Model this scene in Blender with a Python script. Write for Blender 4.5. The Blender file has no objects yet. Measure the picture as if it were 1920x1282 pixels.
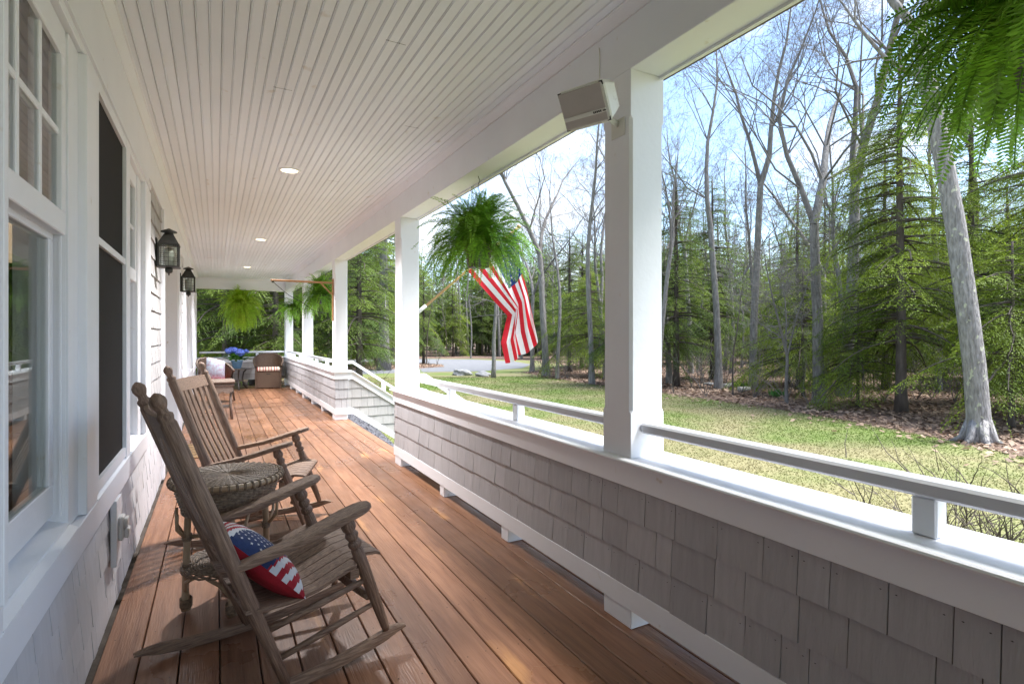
import bpy, bmesh, math, random
import numpy as np
from mathutils import Vector, Matrix
R = math.radians
rnd = random.Random(7)
C = bpy.context.scene.collection
scene = bpy.context.scene

# ------------------------------------------------------------------ camera, sky, sun, exposure
TH = math.atan(555 / 1020.0)
cam = bpy.data.cameras.new('camera')
camo = bpy.data.objects.new('camera', cam); C.objects.link(camo)
camo.location = (0, 0, 1.27)
camo.rotation_euler = (R(90), 0, -TH)
cam.sensor_width = 36; cam.lens = 36 * 1020 / 1920
cam.shift_y = -11 / 1920
cam.clip_start = 0.05; cam.clip_end = 1000
scene.camera = camo

SUN_EL, SUN_AZ = 62, 125          # azimuth measured from +Y towards +X
w = bpy.data.worlds.new('World'); scene.world = w; w.use_nodes = True
nt = w.node_tree; N = nt.nodes; L = nt.links
bg = N['Background']
sky = N.new('ShaderNodeTexSky'); sky.sky_type = 'NISHITA'; sky.sun_disc = False
sky.sun_elevation = R(SUN_EL); sky.sun_rotation = R(SUN_AZ); sky.air_density = 1.0; sky.dust_density = 0.6; sky.ozone_density = 1.5
tc = N.new('ShaderNodeTexCoord')
mp = N.new('ShaderNodeMapping'); mp.inputs['Scale'].default_value = (1.0, 1.0, 2.4); mp.inputs['Location'].default_value = (0.35, 0.1, 0.2)
nz = N.new('ShaderNodeTexNoise'); nz.inputs['Scale'].default_value = 2.6; nz.inputs['Detail'].default_value = 7; nz.inputs['Roughness'].default_value = 0.55
cr = N.new('ShaderNodeValToRGB'); cr.color_ramp.elements[0].position = 0.46; cr.color_ramp.elements[1].position = 0.64
mx = N.new('ShaderNodeMixRGB'); mx.inputs[2].default_value = (3.7, 3.85, 4.1, 1)
L.new(tc.outputs['Generated'], mp.inputs[0]); L.new(mp.outputs[0], nz.inputs['Vector'])
L.new(nz.outputs['Fac'], cr.inputs[0]); L.new(cr.outputs[0], mx.inputs[0])
L.new(sky.outputs[0], mx.inputs[1]); L.new(mx.outputs[0], bg.inputs[0])
bg.inputs[1].default_value = 0.11

sl = bpy.data.lights.new('sun', 'SUN'); sl.energy = 3.1; sl.angle = R(28); sl.color = (1, 0.98, 0.95)
so = bpy.data.objects.new('sun', sl); C.objects.link(so)
sd = Vector((math.sin(R(SUN_AZ)) * math.cos(R(SUN_EL)), math.cos(R(SUN_AZ)) * math.cos(R(SUN_EL)), math.sin(R(SUN_EL))))
so.rotation_euler = sd.to_track_quat('Z', 'Y').to_euler(); so.location = sd * 30

scene.render.engine = 'CYCLES'
scene.view_settings.view_transform = 'Standard'; scene.view_settings.look = 'None'
scene.view_settings.exposure = 2.02; scene.view_settings.gamma = 1
scene.cycles.max_bounces = 10; scene.cycles.diffuse_bounces = 6; scene.cycles.transparent_max_bounces = 12
scene.cycles.sample_clamp_indirect = 6

# ------------------------------------------------------------------ materials
def mat(name, c1, c2=None, scale=4, stretch=(1, 1, 1), rough=0.6, bump=0.0, bscale=None, island=0.0, detail=6,
        spec=0.5, coord='Object', contrast=(0.3, 0.7), transl=0.0, spots=None, sheen=0, metal=0.0, prerot=0.0, bdist=0.01):
    m = bpy.data.materials.new(name); m.use_nodes = True
    n = m.node_tree.nodes; l = m.node_tree.links
    p = n['Principled BSDF']; out = n['Material Output']
    p.inputs['Roughness'].default_value = rough
    p.inputs['Specular IOR Level'].default_value = spec
    p.inputs['Metallic'].default_value = metal
    t = n.new('ShaderNodeTexCoord'); mpn = n.new('ShaderNodeMapping'); mpn.inputs['Scale'].default_value = stretch
    if prerot:
        pre = n.new('ShaderNodeMapping'); pre.inputs['Rotation'].default_value = (0, prerot, 0); l.new(t.outputs[coord], pre.inputs[0]); l.new(pre.outputs[0], mpn.inputs[0])
    else: l.new(t.outputs[coord], mpn.inputs[0])
    if c2 is None: c2 = tuple(x * 0.9 for x in c1)
    nz = n.new('ShaderNodeTexNoise'); nz.inputs['Scale'].default_value = scale; nz.inputs['Detail'].default_value = detail
    l.new(mpn.outputs[0], nz.inputs['Vector'])
    r = n.new('ShaderNodeValToRGB')
    r.color_ramp.elements[0].position = contrast[0]; r.color_ramp.elements[0].color = (*c1, 1)
    r.color_ramp.elements[1].position = contrast[1]; r.color_ramp.elements[1].color = (*c2, 1)
    l.new(nz.outputs['Fac'], r.inputs[0])
    col = r.outputs[0]
    if island:
        g = n.new('ShaderNodeNewGeometry'); mr = n.new('ShaderNodeMapRange')
        mr.inputs['To Min'].default_value = 1 - island; mr.inputs['To Max'].default_value = 1 + island
        l.new(g.outputs['Random Per Island'], mr.inputs['Value'])
        hs = n.new('ShaderNodeHueSaturation'); l.new(mr.outputs[0], hs.inputs['Value']); l.new(col, hs.inputs['Color'])
        col = hs.outputs[0]
    if spots:   # (colour, scale, lo, hi, stretch)
        s = n.new('ShaderNodeTexNoise'); s.inputs['Scale'].default_value = spots[1]; s.inputs['Detail'].default_value = 8
        m2 = n.new('ShaderNodeMapping'); m2.inputs['Scale'].default_value = spots[4]; l.new(t.outputs[coord], m2.inputs[0]); l.new(m2.outputs[0], s.inputs['Vector'])
        rr = n.new('ShaderNodeValToRGB'); rr.color_ramp.elements[0].position = spots[2]; rr.color_ramp.elements[1].position = spots[3]
        l.new(s.outputs['Fac'], rr.inputs[0])
        mm = n.new('ShaderNodeMixRGB'); mm.inputs[2].default_value = (*spots[0], 1)
        l.new(rr.outputs[0], mm.inputs[0]); l.new(col, mm.inputs[1]); col = mm.outputs[0]
    l.new(col, p.inputs['Base Color'])
    if bump:
        b = n.new('ShaderNodeBump'); b.inputs['Strength'].default_value = min(1, bump); b.inputs['Distance'].default_value = bdist
        if bscale:
            nb = n.new('ShaderNodeTexNoise'); nb.inputs['Scale'].default_value = bscale; nb.inputs['Detail'].default_value = 5
            l.new(mpn.outputs[0], nb.inputs['Vector']); l.new(nb.outputs['Fac'], b.inputs['Height'])
        else: l.new(nz.outputs['Fac'], b.inputs['Height'])
        l.new(b.outputs[0], p.inputs['Normal'])
    if transl:
        tr = n.new('ShaderNodeBsdfTranslucent'); ms = n.new('ShaderNodeMixShader'); ms.inputs[0].default_value = transl
        l.new(col, tr.inputs[0]); l.new(p.outputs[0], ms.inputs[1]); l.new(tr.outputs[0], ms.inputs[2]); l.new(ms.outputs[0], out.inputs[0])
    return m

def emis(name, c, s):
    m = bpy.data.materials.new(name); m.use_nodes = True
    p = m.node_tree.nodes['Principled BSDF']; p.inputs['Emission Color'].default_value = (*c, 1); p.inputs['Emission Strength'].default_value = s
    p.inputs['Base Color'].default_value = (*c, 1); return m

GLASSREF = 0
def glassmat(name, refl=0.35):
    m = bpy.data.materials.new(name); m.use_nodes = True; n = m.node_tree.nodes; l = m.node_tree.links
    n.remove(n['Principled BSDF'])
    g = n.new('ShaderNodeBsdfGlossy'); g.inputs['Roughness'].default_value = 0.01; g.inputs['Color'].default_value = (.9, .9, .9, 1)
    t = n.new('ShaderNodeBsdfTransparent'); t.inputs[0].default_value = (.9, .92, .9, 1)
    f = n.new('ShaderNodeFresnel'); f.inputs[0].default_value = 1.5
    mr = n.new('ShaderNodeMath'); mr.operation = 'MULTIPLY'; mr.inputs[1].default_value = refl; mr.use_clamp = True
    x = n.new('ShaderNodeMixShader'); l.new(f.outputs[0], mr.inputs[0]); l.new(mr.outputs[0], x.inputs[0])
    l.new(t.outputs[0], x.inputs[1]); l.new(g.outputs[0], x.inputs[2]); l.new(x.outputs[0], n['Material Output'].inputs[0]); return m

WHITE = mat('white_paint', (.83, .845, .885), (.79, .805, .845), 3, (1, 1, 1), .42, .12, 30, spots=((.66, .62, .57), 15, .69, .77, (1, 1, 1)))
CEIL = mat('ceiling_paint', (.81, .84, .895), (.78, .81, .865), 2.2, (1, 1, 1), .5, .05, 30, island=.025, spots=((.62, .58, .54), 9, .68, .78, (1, .6, 1)))
SHING = mat('grey_shingle_paint', (.43, .425, .44), (.375, .37, .385), 9, (5, 5, .6), .62, .3, 22, island=.10)
SHING2 = mat('lit_shingle_paint', (.62, .615, .63), (.57, .565, .58), 9, (5, 5, .6), .62, .15, 22, island=.05)  # paler copy of the grey paint; outdoor light is put into its colour
SHING3 = mat('stair_shingle_paint', (.43, .42, .42), (.38, .37, .37), 9, (5, 5, .6), .62, .3, 22, island=.08)
PAINTG = mat('grey_rail_paint', (.62, .63, .66), (.55, .56, .59), 3, (1, 1, 1), .3, .05, 20)
DECK = None
def deckmat():
    m = mat('stained_deck_boards', (.155, .066, .034), (.30, .150, .085), 7, (5, .35, 1), .34, .25, 26, island=.22, contrast=(.25, .75),
            spots=((.42, .21, .09), 3.2, .62, .72, (2.6, .55, 1)))
    n = m.node_tree.nodes; l = m.node_tree.links; p = n['Principled BSDF']
    t = n.new('ShaderNodeTexCoord'); z = n.new('ShaderNodeTexNoise'); z.inputs['Scale'].default_value = 2.3; z.inputs['Detail'].default_value = 6
    l.new(t.outputs['Object'], z.inputs['Vector']); r = n.new('ShaderNodeMapRange')
    r.inputs['From Min'].default_value = .3; r.inputs['From Max'].default_value = .7; r.inputs['To Min'].default_value = .2; r.inputs['To Max'].default_value = .5
    l.new(z.outputs['Fac'], r.inputs['Value']); l.new(r.outputs[0], p.inputs['Roughness']); return m
DECK = deckmat()
DARK = mat('nail_dark', (.02, .015, .012), rough=.6)
OAK = mat('weathered_grey_wood', (.125, .070, .045), (.33, .22, .15), 12, (1.2, 12, 12), .62, .6, 14, contrast=(.28, .72))
OAKZ = mat('weathered_grey_wood_upright', (.11, .061, .040), (.30, .195, .132), 12, (12, 12, 1.0), .6, .6, 14, prerot=R(20.5), contrast=(.28, .72))
WICK = mat('natural_wicker', (.10, .065, .04), (.31, .225, .15), 60, (1, 1, 1), .55, .3, 120, island=.1)
CANE = mat('peeled_cane', (.30, .20, .115), (.42, .31, .20), 14, (1, 1, .3), .45, .2, 40)
WICK2 = mat('dark_brown_wicker', (.05, .03, .02), (.16, .10, .065), 55, (1, 1, 3), .5, .8, 90)
WICK3 = mat('grey_brown_wicker', (.11, .075, .055), (.27, .20, .16), 55, (1, 1, 3), .5, .8, 90)
BLACK = mat('black_metal', (.012, .012, .011), (.03, .03, .026), 40, rough=.5, bump=.3, bscale=120)
POTM = mat('black_pot_plastic', (.012, .011, .012), rough=.4)
FERN = mat('fern_green', (.13, .29, .022), (.27, .50, .05), 5, rough=.45, island=.35, transl=.38)
FERNLIT = mat('fern_sunlit_green', (.34, .54, .03), (.58, .74, .08), 4, rough=.45, island=.3, transl=.45)  # brighter, yellower copy of the fern green, with sunlight painted in
HEM = mat('hemlock_needles', (.085, .14, .015), (.28, .37, .036), .55, rough=.65, island=.4, transl=.42, contrast=(.35, .65))
HEMD = mat('dark_hemlock_needles', (.065, .12, .024), (.19, .265, .04), .6, rough=.65, island=.4, transl=.4, contrast=(.35, .65))
BARK = mat('grey_bark', (.13, .12, .115), (.29, .275, .265), 18, (1, 1, .2), .85, .9, 30, bdist=.04, contrast=(.3, .7))
BARKD = mat('dark_bark', (.055, .043, .035), (.13, .105, .09), 9, (1, 1, .25), .85, .9, 16)
BARKL = mat('lichen_bark', (.17, .16, .155), (.34, .325, .32), 26, (1, 1, .22), .85, 1, 30, spots=((.44, .45, .34), 11.0, .62, .66, (1, 1, .7)), contrast=(.34, .66), bdist=.05)
TWIG = mat('grey_twigs', (.10, .09, .085), (.20, .185, .175), 3, rough=.8)
GRASSG = mat('lawn_soil', (.115, .165, .03), (.215, .195, .092), .5, rough=.9, detail=9, contrast=(.36, .62), bump=.5, bscale=20)
BLADE = mat('grass_blades', (.12, .185, .026), (.27, .24, .12), .5, rough=.7, island=.2, detail=9, contrast=(.40, .66), transl=.35)
LITT = mat('leaf_litter_soil', (.10, .06, .045), (.23, .155, .12), 2.5, rough=.95, detail=10, bump=.8, bscale=14)
LEAF = mat('fallen_leaves', (.19, .12, .08), (.36, .26, .19), 1.3, rough=.75, island=.45, transl=.15)
ASPH = mat('driveway_asphalt', (.15, .155, .17), (.19, .195, .21), 3, rough=.9, bump=.2, bscale=60)
GRAV = mat('dark_gravel', (.035, .035, .042), (.16, .16, .18), 40, rough=.9, bump=1, bscale=60, island=.4)
STONE = mat('grey_stone', (.2, .2, .205), (.36, .36, .36), 5, rough=.9, bump=.8, bscale=8)
FRED = mat('flag_red', (.62, .012, .03), (.55, .01, .025), 30, rough=.7, transl=.35)
FWHI = mat('flag_white', (.82, .82, .85), (.76, .76, .8), 30, rough=.7, transl=.35)
FBLU = mat('flag_blue', (.012, .045, .20), (.01, .035, .16), 30, rough=.7, transl=.3)
PRED = mat('pillow_red', (.36, .006, .018), (.28, .005, .014), 60, rough=.85, bump=.3, bscale=250)
PWHI = mat('pillow_white', (.62, .62, .62), (.54, .54, .55), 60, rough=.85, bump=.3, bscale=250)
PBLU = mat('pillow_blue', (.016, .034, .115), (.012, .026, .085), 60, rough=.85, bump=.3, bscale=250)
SPK = mat('speaker_shell', (.72, .72, .68), (.66, .66, .62), 6, rough=.5, spots=((.4, .38, .33), 14, .68, .75, (1, 1, 1)))
GRILLE = mat('speaker_grille', (.48, .44, .42), (.42, .385, .37), 8, rough=.5, bump=.3, bscale=400)
CEDAR = mat('cedar', (.42, .22, .09), (.33, .16, .06), 8, (1, 1, 1), .5, .2, 20)
POLE = mat('flag_pole_pine', (.55, .36, .17), (.45, .28, .12), 8, rough=.5)
SCREEN = mat('insect_screen', (.018, .017, .017), (.012, .012, .012), 240, spec=.15, rough=.7, bump=.3, bscale=500)
DOORM = mat('door_paint', (.52, .50, .50), (.47, .45, .45), 3, rough=.45)
GLASS = glassmat('window_glass', .30)
GLASSU = glassmat('upper_window_glass', 1.0)
LGLASS = glassmat('lantern_glass', 1.6)
SHADE = emis('lamp_shade_glow', (1.0, .70, .42), .16)
RECL = emis('recessed_lamp_glow', (1.0, .86, .58), 1.6)
BULB = mat('frosted_lamp_globe', (.75, .75, .68), rough=.4)
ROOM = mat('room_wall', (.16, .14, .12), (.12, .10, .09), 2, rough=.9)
CURT = mat('curtain_cloth', (.28, .26, .25), (.20, .185, .18), 3, rough=.9)
BPOT = mat('blue_pot', (.20, .42, .68), (.27, .50, .76), 12, rough=.4)
HYD = mat('hydrangea_petals', (.10, .16, .62), (.20, .30, .85), 25, rough=.6, island=.3, transl=.2)
HYDL = mat('hydrangea_leaves', (.05, .17, .02), (.10, .28, .03), 9, rough=.5, island=.3, transl=.3)
COPR = mat('dark_bronze', (.04, .035, .032), (.07, .06, .055), 20, rough=.4)
CUSHW = mat('cushion_cream', (.66, .58, .48), (.58, .50, .42), 20, rough=.85)
REDC = mat('red_cushion', (.62, .06, .03), (.5, .04, .02), 10, rough=.8)
FLOR = mat('floral_pillow_cloth', (.42, .48, .56), (.34, .24, .30), 22, rough=.85, contrast=(.42, .62))
MATM = mat('coir_doormat', (.36, .22, .10), (.22, .14, .07), 14, rough=.95, bump=.8, bscale=90)
MATD = mat('doormat_pattern', (.08, .06, .045), rough=.95)
BIRCH = mat('birch_log_bark', (.62, .60, .57), (.30, .27, .25), 9, rough=.8)
MOSS = mat('green_sprouts', (.05, .16, .03), (.1, .26, .04), 6, rough=.7)
CORD = mat('black_cord', (.02, .02, .02), rough=.5)
GOLD = mat('gap_brown_wood', (.30, .19, .08), (.22, .13, .05), 10, rough=.7)  # brown of the gap line above the window head trim
PLAST = mat('white_plastic', (.66, .66, .66), rough=.35)

# ------------------------------------------------------------------ mesh builder
class MB:
    def __init__(s): s.v = []; s.f = []; s.m = []; s.sm = []
    def add(s, vs, fs, mi=0, smooth=False):
        o = len(s.v); s.v += [tuple(x) for x in vs]
        for f in fs: s.f.append(tuple(i + o for i in f)); s.m.append(mi); s.sm.append(smooth)
    def box(s, a, b, mi=0, bev=0.0):
        x0, y0, z0 = [min(p, q) for p, q in zip(a, b)]; x1, y1, z1 = [max(p, q) for p, q in zip(a, b)]
        if bev <= 0:
            s.add([(x0, y0, z0), (x1, y0, z0), (x1, y1, z0), (x0, y1, z0), (x0, y0, z1), (x1, y0, z1), (x1, y1, z1), (x0, y1, z1)],
                  [(0, 3, 2, 1), (4, 5, 6, 7), (0, 1, 5, 4), (1, 2, 6, 5), (2, 3, 7, 6), (3, 0, 4, 7)], mi)
        else:
            c = ((x0 + x1) / 2, (y0 + y1) / 2, (z0 + z1) / 2)
            s.obox(c, (1, 0, 0), (0, 1, 0), (0, 0, 1), (x1 - x0, y1 - y0, z1 - z0), mi, bev)
    def obox(s, c, ax, ay, az, d, mi=0, bev=0.0):
        c = Vector(c); ax = Vector(ax).normalized(); ay = Vector(ay).normalized(); az = Vector(az).normalized()
        hx, hy, hz = d[0] / 2, d[1] / 2, d[2] / 2; b = min(bev, hx * .9, hy * .9, hz * .9)
        if b <= 0:
            vs = [c + ax * (hx * i) + ay * (hy * j) + az * (hz * k) for k in (-1, 1) for j in (-1, 1) for i in (-1, 1)]
            s.add(vs, [(0, 2, 3, 1), (4, 5, 7, 6), (0, 1, 5, 4), (1, 3, 7, 5), (3, 2, 6, 7), (2, 0, 4, 6)], mi); return
        vs = []; idx = {}
        for i in (-1, 1):
            for j in (-1, 1):
                for k in (-1, 1):
                    idx[i, j, k, 0] = len(vs); vs.append(c + ax * hx * i + ay * (hy - b) * j + az * (hz - b) * k)
                    idx[i, j, k, 1] = len(vs); vs.append(c + ax * (hx - b) * i + ay * hy * j + az * (hz - b) * k)
                    idx[i, j, k, 2] = len(vs); vs.append(c + ax * (hx - b) * i + ay * (hy - b) * j + az * hz * k)
        fs = []
        for q in (-1, 1):
            fs.append([idx[q, -1, -1, 0], idx[q, 1, -1, 0], idx[q, 1, 1, 0], idx[q, -1, 1, 0]][::q])
            fs.append([idx[-1, q, -1, 1], idx[-1, q, 1, 1], idx[1, q, 1, 1], idx[1, q, -1, 1]][::q])
            fs.append([idx[-1, -1, q, 2], idx[1, -1, q, 2], idx[1, 1, q, 2], idx[-1, 1, q, 2]][::q])
        for i in (-1, 1):
            for j in (-1, 1):
                fs.append([idx[i, j, -1, 0], idx[i, j, -1, 1], idx[i, j, 1, 1], idx[i, j, 1, 0]])
                fs.append([idx[i, -1, j, 0], idx[i, -1, j, 2], idx[i, 1, j, 2], idx[i, 1, j, 0]])
                fs.append([idx[-1, i, j, 1], idx[-1, i, j, 2], idx[1, i, j, 2], idx[1, i, j, 1]])
                for k in (-1, 1): fs.append([idx[i, j, k, 0], idx[i, j, k, 1], idx[i, j, k, 2]])
        s.add(vs, fs, mi)
    def tube(s, path, rad, seg=8, mi=0, cap=True, flat=1.0, closed=False):
        P = [Vector(p) for p in path]; n = len(P)
        if not hasattr(rad, '__len__'): rad = [rad] * n
        vs = []; ref = None
        for i in range(n):
            t = (P[(i + 1) % n] - P[i - 1]) if closed else (P[min(i + 1, n - 1)] - P[max(i - 1, 0)])
            if t.length < 1e-9: t = Vector((0, 0, 1))
            t.normalize()
            if ref is None: ref = Vector((0, 0, 1)) if abs(t.z) < .9 else Vector((1, 0, 0))
            a = (ref - t * ref.dot(t)); a.normalize(); b = t.cross(a); ref = a
            for k in range(seg):
                an = 2 * math.pi * k / seg
                vs.append(P[i] + a * (math.cos(an) * rad[i] * flat) + b * (math.sin(an) * rad[i]))
        fs = []
        for i in range(n if closed else n - 1):
            j = (i + 1) % n
            for k in range(seg):
                k2 = (k + 1) % seg; fs.append((i * seg + k, i * seg + k2, j * seg + k2, j * seg + k))
        if cap and not closed: fs.append(tuple(range(seg))[::-1]); fs.append(tuple((n - 1) * seg + k for k in range(seg)))
        s.add(vs, fs, mi, True)
    def lathe(s, p0, p1, prof, seg=14, mi=0):
        p0 = Vector(p0); p1 = Vector(p1)
        s.tube_exact(p0, p1, prof, seg, mi)
    def tube_exact(s, p0, p1, prof, seg, mi):
        d = p1 - p0; t = d.normalized(); ref = Vector((0, 0, 1)) if abs(t.z) < .9 else Vector((1, 0, 0))
        a = (ref - t * ref.dot(t)).normalized(); b = t.cross(a); vs = []; n = len(prof)
        for u, r in prof:
            for k in range(seg):
                an = 2 * math.pi * k / seg; vs.append(p0 + d * u + a * (math.cos(an) * r) + b * (math.sin(an) * r))
        fs = [(i * seg + k, i * seg + (k + 1) % seg, (i + 1) * seg + (k + 1) % seg, (i + 1) * seg + k) for i in range(n - 1) for k in range(seg)]
        fs += [tuple(range(seg))[::-1], tuple((n - 1) * seg + k for k in range(seg))]
        s.add(vs, fs, mi, True)
    def prism(s, poly, d, mi=0, smooth=False):
        d = Vector(d); n = len(poly); P = [Vector(p) for p in poly]
        s.add(P + [p + d for p in P], [tuple(range(n))[::-1], tuple(range(n, 2 * n))] + [(i, (i + 1) % n, n + (i + 1) % n, n + i) for i in range(n)], mi, smooth)
    def build(s, name, mats, parent=None, bevel=0.0, loc=None):
        me = bpy.data.meshes.new(name); me.from_pydata([tuple(v) for v in s.v], [], s.f)
        for m in (mats if isinstance(mats, (list, tuple)) else [mats]): me.materials.append(m)
        me.polygons.foreach_set('material_index', s.m); me.polygons.foreach_set('use_smooth', s.sm)
        me.update()
        if not all(len(f) == 4 for f in s.f) or True:
            bm = bmesh.new(); bm.from_mesh(me); bmesh.ops.recalc_face_normals(bm, faces=bm.faces)
            bm.to_mesh(me); bm.free()
        o = bpy.data.objects.new(name, me); C.objects.link(o)
        if parent: o.parent = parent
        if loc: o.location = loc
        return o

def quads(name, V, m, parent=None, n=4, matidx=None):
    """V: (k,n,3) array -> one mesh of k separate n-gons."""
    V = np.asarray(V, dtype=np.float32); k = V.shape[0]
    me = bpy.data.meshes.new(name)
    me.vertices.add(k * n); me.vertices.foreach_set('co', V.reshape(-1))
    me.loops.add(k * n); me.loops.foreach_set('vertex_index', np.arange(k * n, dtype=np.int32))
    me.polygons.add(k); me.polygons.foreach_set('loop_start', np.arange(0, k * n, n, dtype=np.int32))
    for mm in (m if isinstance(m, (list, tuple)) else [m]): me.materials.append(mm)
    if matidx is not None: me.polygons.foreach_set('material_index', np.asarray(matidx, dtype=np.int32))
    me.update(calc_edges=True); me.validate()
    o = bpy.data.objects.new(name, me); C.objects.link(o)
    if parent: o.parent = parent
    return o

def tag(o, label=None, cat=None, group=None, kind=None):
    if label: o['label'] = label
    if cat: o['category'] = cat
    if group: o['group'] = group
    if kind: o['kind'] = kind
    return o
def thing(name, label, cat, loc=(0, 0, 0), rz=0, group=None):
    o = bpy.data.objects.new(name, None); C.objects.link(o); o.location = loc; o.rotation_euler = (0, 0, rz); o.empty_display_size = .1
    return tag(o, label, cat, group)
def dup(root, loc, rz=0, label=None, group=None, sc=None):
    r = root.copy(); C.objects.link(r); r.location = loc; r.rotation_euler = (0, 0, rz)
    if label: r['label'] = label
    if group: r['group'] = group
    if sc: r.scale = (sc, sc, sc) if not hasattr(sc, '__len__') else sc
    for ch in [o for o in C.objects if o.parent == root]:
        c = ch.copy(); C.objects.link(c); c.parent = r
        for g in [o for o in C.objects if o.parent == ch]:
            d = g.copy(); C.objects.link(d); d.parent = c
    return r

# ------------------------------------------------------------------ dimensions (metres)
POSTX, PW = 1.575, 0.19
PY = [-1.52, 1.82, 5.16, 8.50, 11.84, 15.18]
CAPZ, BEAMZ, CEILZ = 0.742, 2.427, 2.70
WX = -0.42
GZ = -0.70
YEND = 15.18

# ------------------------------------------------------------------ ground
mb = MB()
mb.add([(-200, -200, GZ), (300, -200, GZ), (300, 400, GZ), (-200, 400, GZ)], [(0, 1, 2, 3)])
tag(mb.build('lawn', GRASSG), kind='structure')
edge = [(7.5, -60), (9.2, -12), (10.2, -2), (11.2, 2.2), (11.5, 3.7), (12.3, 5.4), (12.9, 7.3), (13.4, 10), (13.6, 13.9), (13.5, 18), (13.9, 22), (14.6, 25.5), (17.5, 27.5),
        (20.5, 30), (22.5, 36), (21.0, 42), (17.8, 45), (12, 46.5), (4, 47), (-60, 47)]
poly = [(x, y, GZ + .004) for x, y in edge] + [(-60, 390, GZ + .004), (290, 390, GZ + .004), (290, -60, GZ + .004)]
mb = MB(); mb.add(poly, [tuple(range(len(poly)))]); tag(mb.build('forest_floor', LITT), kind='structure')
# leaf-covered island inside the loop of the drive, and the far end behind the porch
isl = [(-6, 31.8), (10.5, 31.6), (12.8, 32.6), (13.4, 34.5), (13.0, 38), (10.5, 42), (4, 44), (-6, 44)]
mb = MB(); mb.add([(x, y, GZ + .004) for x, y in isl], [tuple(range(len(isl)))])
tag(mb.build('forest_floor', LITT), kind='structure')
far = [(-12, 19.0), (1.5, 18.6), (3.5, 19.5), (4.2, 22), (3.5, 27.4), (-12, 27.4)]
mb = MB(); mb.add([(x, y, GZ + .004) for x, y in far], [tuple(range(len(far)))]); tag(mb.build('forest_floor', LITT), kind='structure')
drv = [(-60, 28.6), (10.0, 28.4), (13.0, 27.6), (16.5, 29.0), (19.2, 32.5), (20.3, 37), (19.0, 42), (15.5, 45.2), (10, 46.6), (-60, 47.0)]
inn = [(-60, 44.4), (4, 44.0), (10.5, 42), (13.0, 38), (13.4, 34.5), (12.8, 32.6), (10.5, 31.6), (-60, 31.8)]
mb = MB(); p = [(x, y, GZ + .008) for x, y in drv + inn]; mb.add(p, [tuple(range(len(p)))])
tag(mb.build('driveway', ASPH), kind='structure')
g = [(1.85, 8.6), (2.75, 8.75), (3.0, 11.5), (3.05, 15.0), (2.9, 16.8), (1.85, 16.8)]
mb = MB(); mb.add([(x, y, GZ + .012) for x, y in g], [tuple(range(len(g)))]); tag(mb.build('gravel', GRAV), kind='structure')

rs = np.random.RandomState(3)
def inpoly(px, py, poly):
    ins = np.zeros(len(px), bool); n = len(poly)
    for i in range(n):
        x0, y0 = poly[i]; x1, y1 = poly[(i + 1) % n]
        c = ((y0 > py) != (y1 > py)) & (px < (x1 - x0) * (py - y0) / (y1 - y0 + 1e-12) + x0); ins ^= c
    return ins
FF = edge + [(-60, 390), (290, 390), (290, -60)]
# gravel stones
k = 5000; x = rs.uniform(1.8, 3.1, k); y = rs.uniform(8.6, 16.8, k); ok = inpoly(x, y, g); x, y = x[ok], y[ok]
def litter(x, y, size, zr, tilt=.5):
    n = len(x); a = rs.uniform(0, 6.28, n); s = size * rs.uniform(.5, 1.2, n)
    e1 = np.stack([np.cos(a), np.sin(a), rs.uniform(-tilt, tilt, n)], 1) * s[:, None]
    e2 = np.stack([-np.sin(a), np.cos(a), rs.uniform(-tilt, tilt, n)], 1) * (s * rs.uniform(.4, .9, n))[:, None]
    c = np.stack([x, y, GZ + rs.uniform(.02, zr, n)], 1)
    return np.stack([c - e1, c - e2 * .9 + e1 * .2, c + e1, c + e2 + e1 * .1], 1)
quads('gravel_stones', litter(x, y, .022, .04, .8), GRAV); tag(bpy.data.objects['gravel_stones'], 'dark grey gravel strip beyond the stair wall', 'gravel', kind='stuff')
# fallen leaves
k = 175000; r = 4 + 38 * rs.uniform(0, 1, k) ** .8; an = rs.uniform(R(-12), R(98), k); x = r * np.sin(an); y = r * np.cos(an)
ok = (inpoly(x + rs.exponential(.35, k) * rs.choice([-1, 1], k, p=[.35, .65]), y, FF) | inpoly(x, y, isl)) & ~inpoly(x, y, drv + inn)
x, y = x[ok], y[ok]
xe = rs.uniform(-8, 4, 6000); ye = rs.uniform(18.6, 27.4, 6000); x = np.append(x, xe); y = np.append(y, ye)
o = quads('leaf_litter', litter(x, y, .065, .07), LEAF); tag(o, 'brown fallen leaves covering the forest floor', 'leaves', kind='stuff')
# grass
k = 380000; r = 2.6 + 24 * rs.uniform(0, 1, k) ** 1.15; an = rs.uniform(R(-14), R(104), k); x = r * np.sin(an); y = r * np.cos(an)
e_in = inpoly(x - .15 + rs.normal(0, .12, k), y, FF)
ok = (x > 1.85) & ~e_in & ~inpoly(x, y, drv + inn) & ~inpoly(x, y, g); x, y = x[ok], y[ok]; n = len(x)
a = rs.uniform(0, 6.28, n); d = np.sqrt(x * x + y * y); wd = .0035 + d * .0007; ht = rs.uniform(.009, .027, n)
e = np.stack([np.cos(a) * wd, np.sin(a) * wd, np.zeros(n)], 1); c = np.stack([x, y, np.full(n, GZ)], 1)
tip = c + np.stack([rs.normal(0, .02, n), rs.normal(0, .02, n), ht], 1)
o = quads('grass', np.stack([c - e, c + e, tip], 1), BLADE, n=3); tag(o, 'short patchy green and straw coloured lawn grass', 'grass', kind='stuff')

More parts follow.
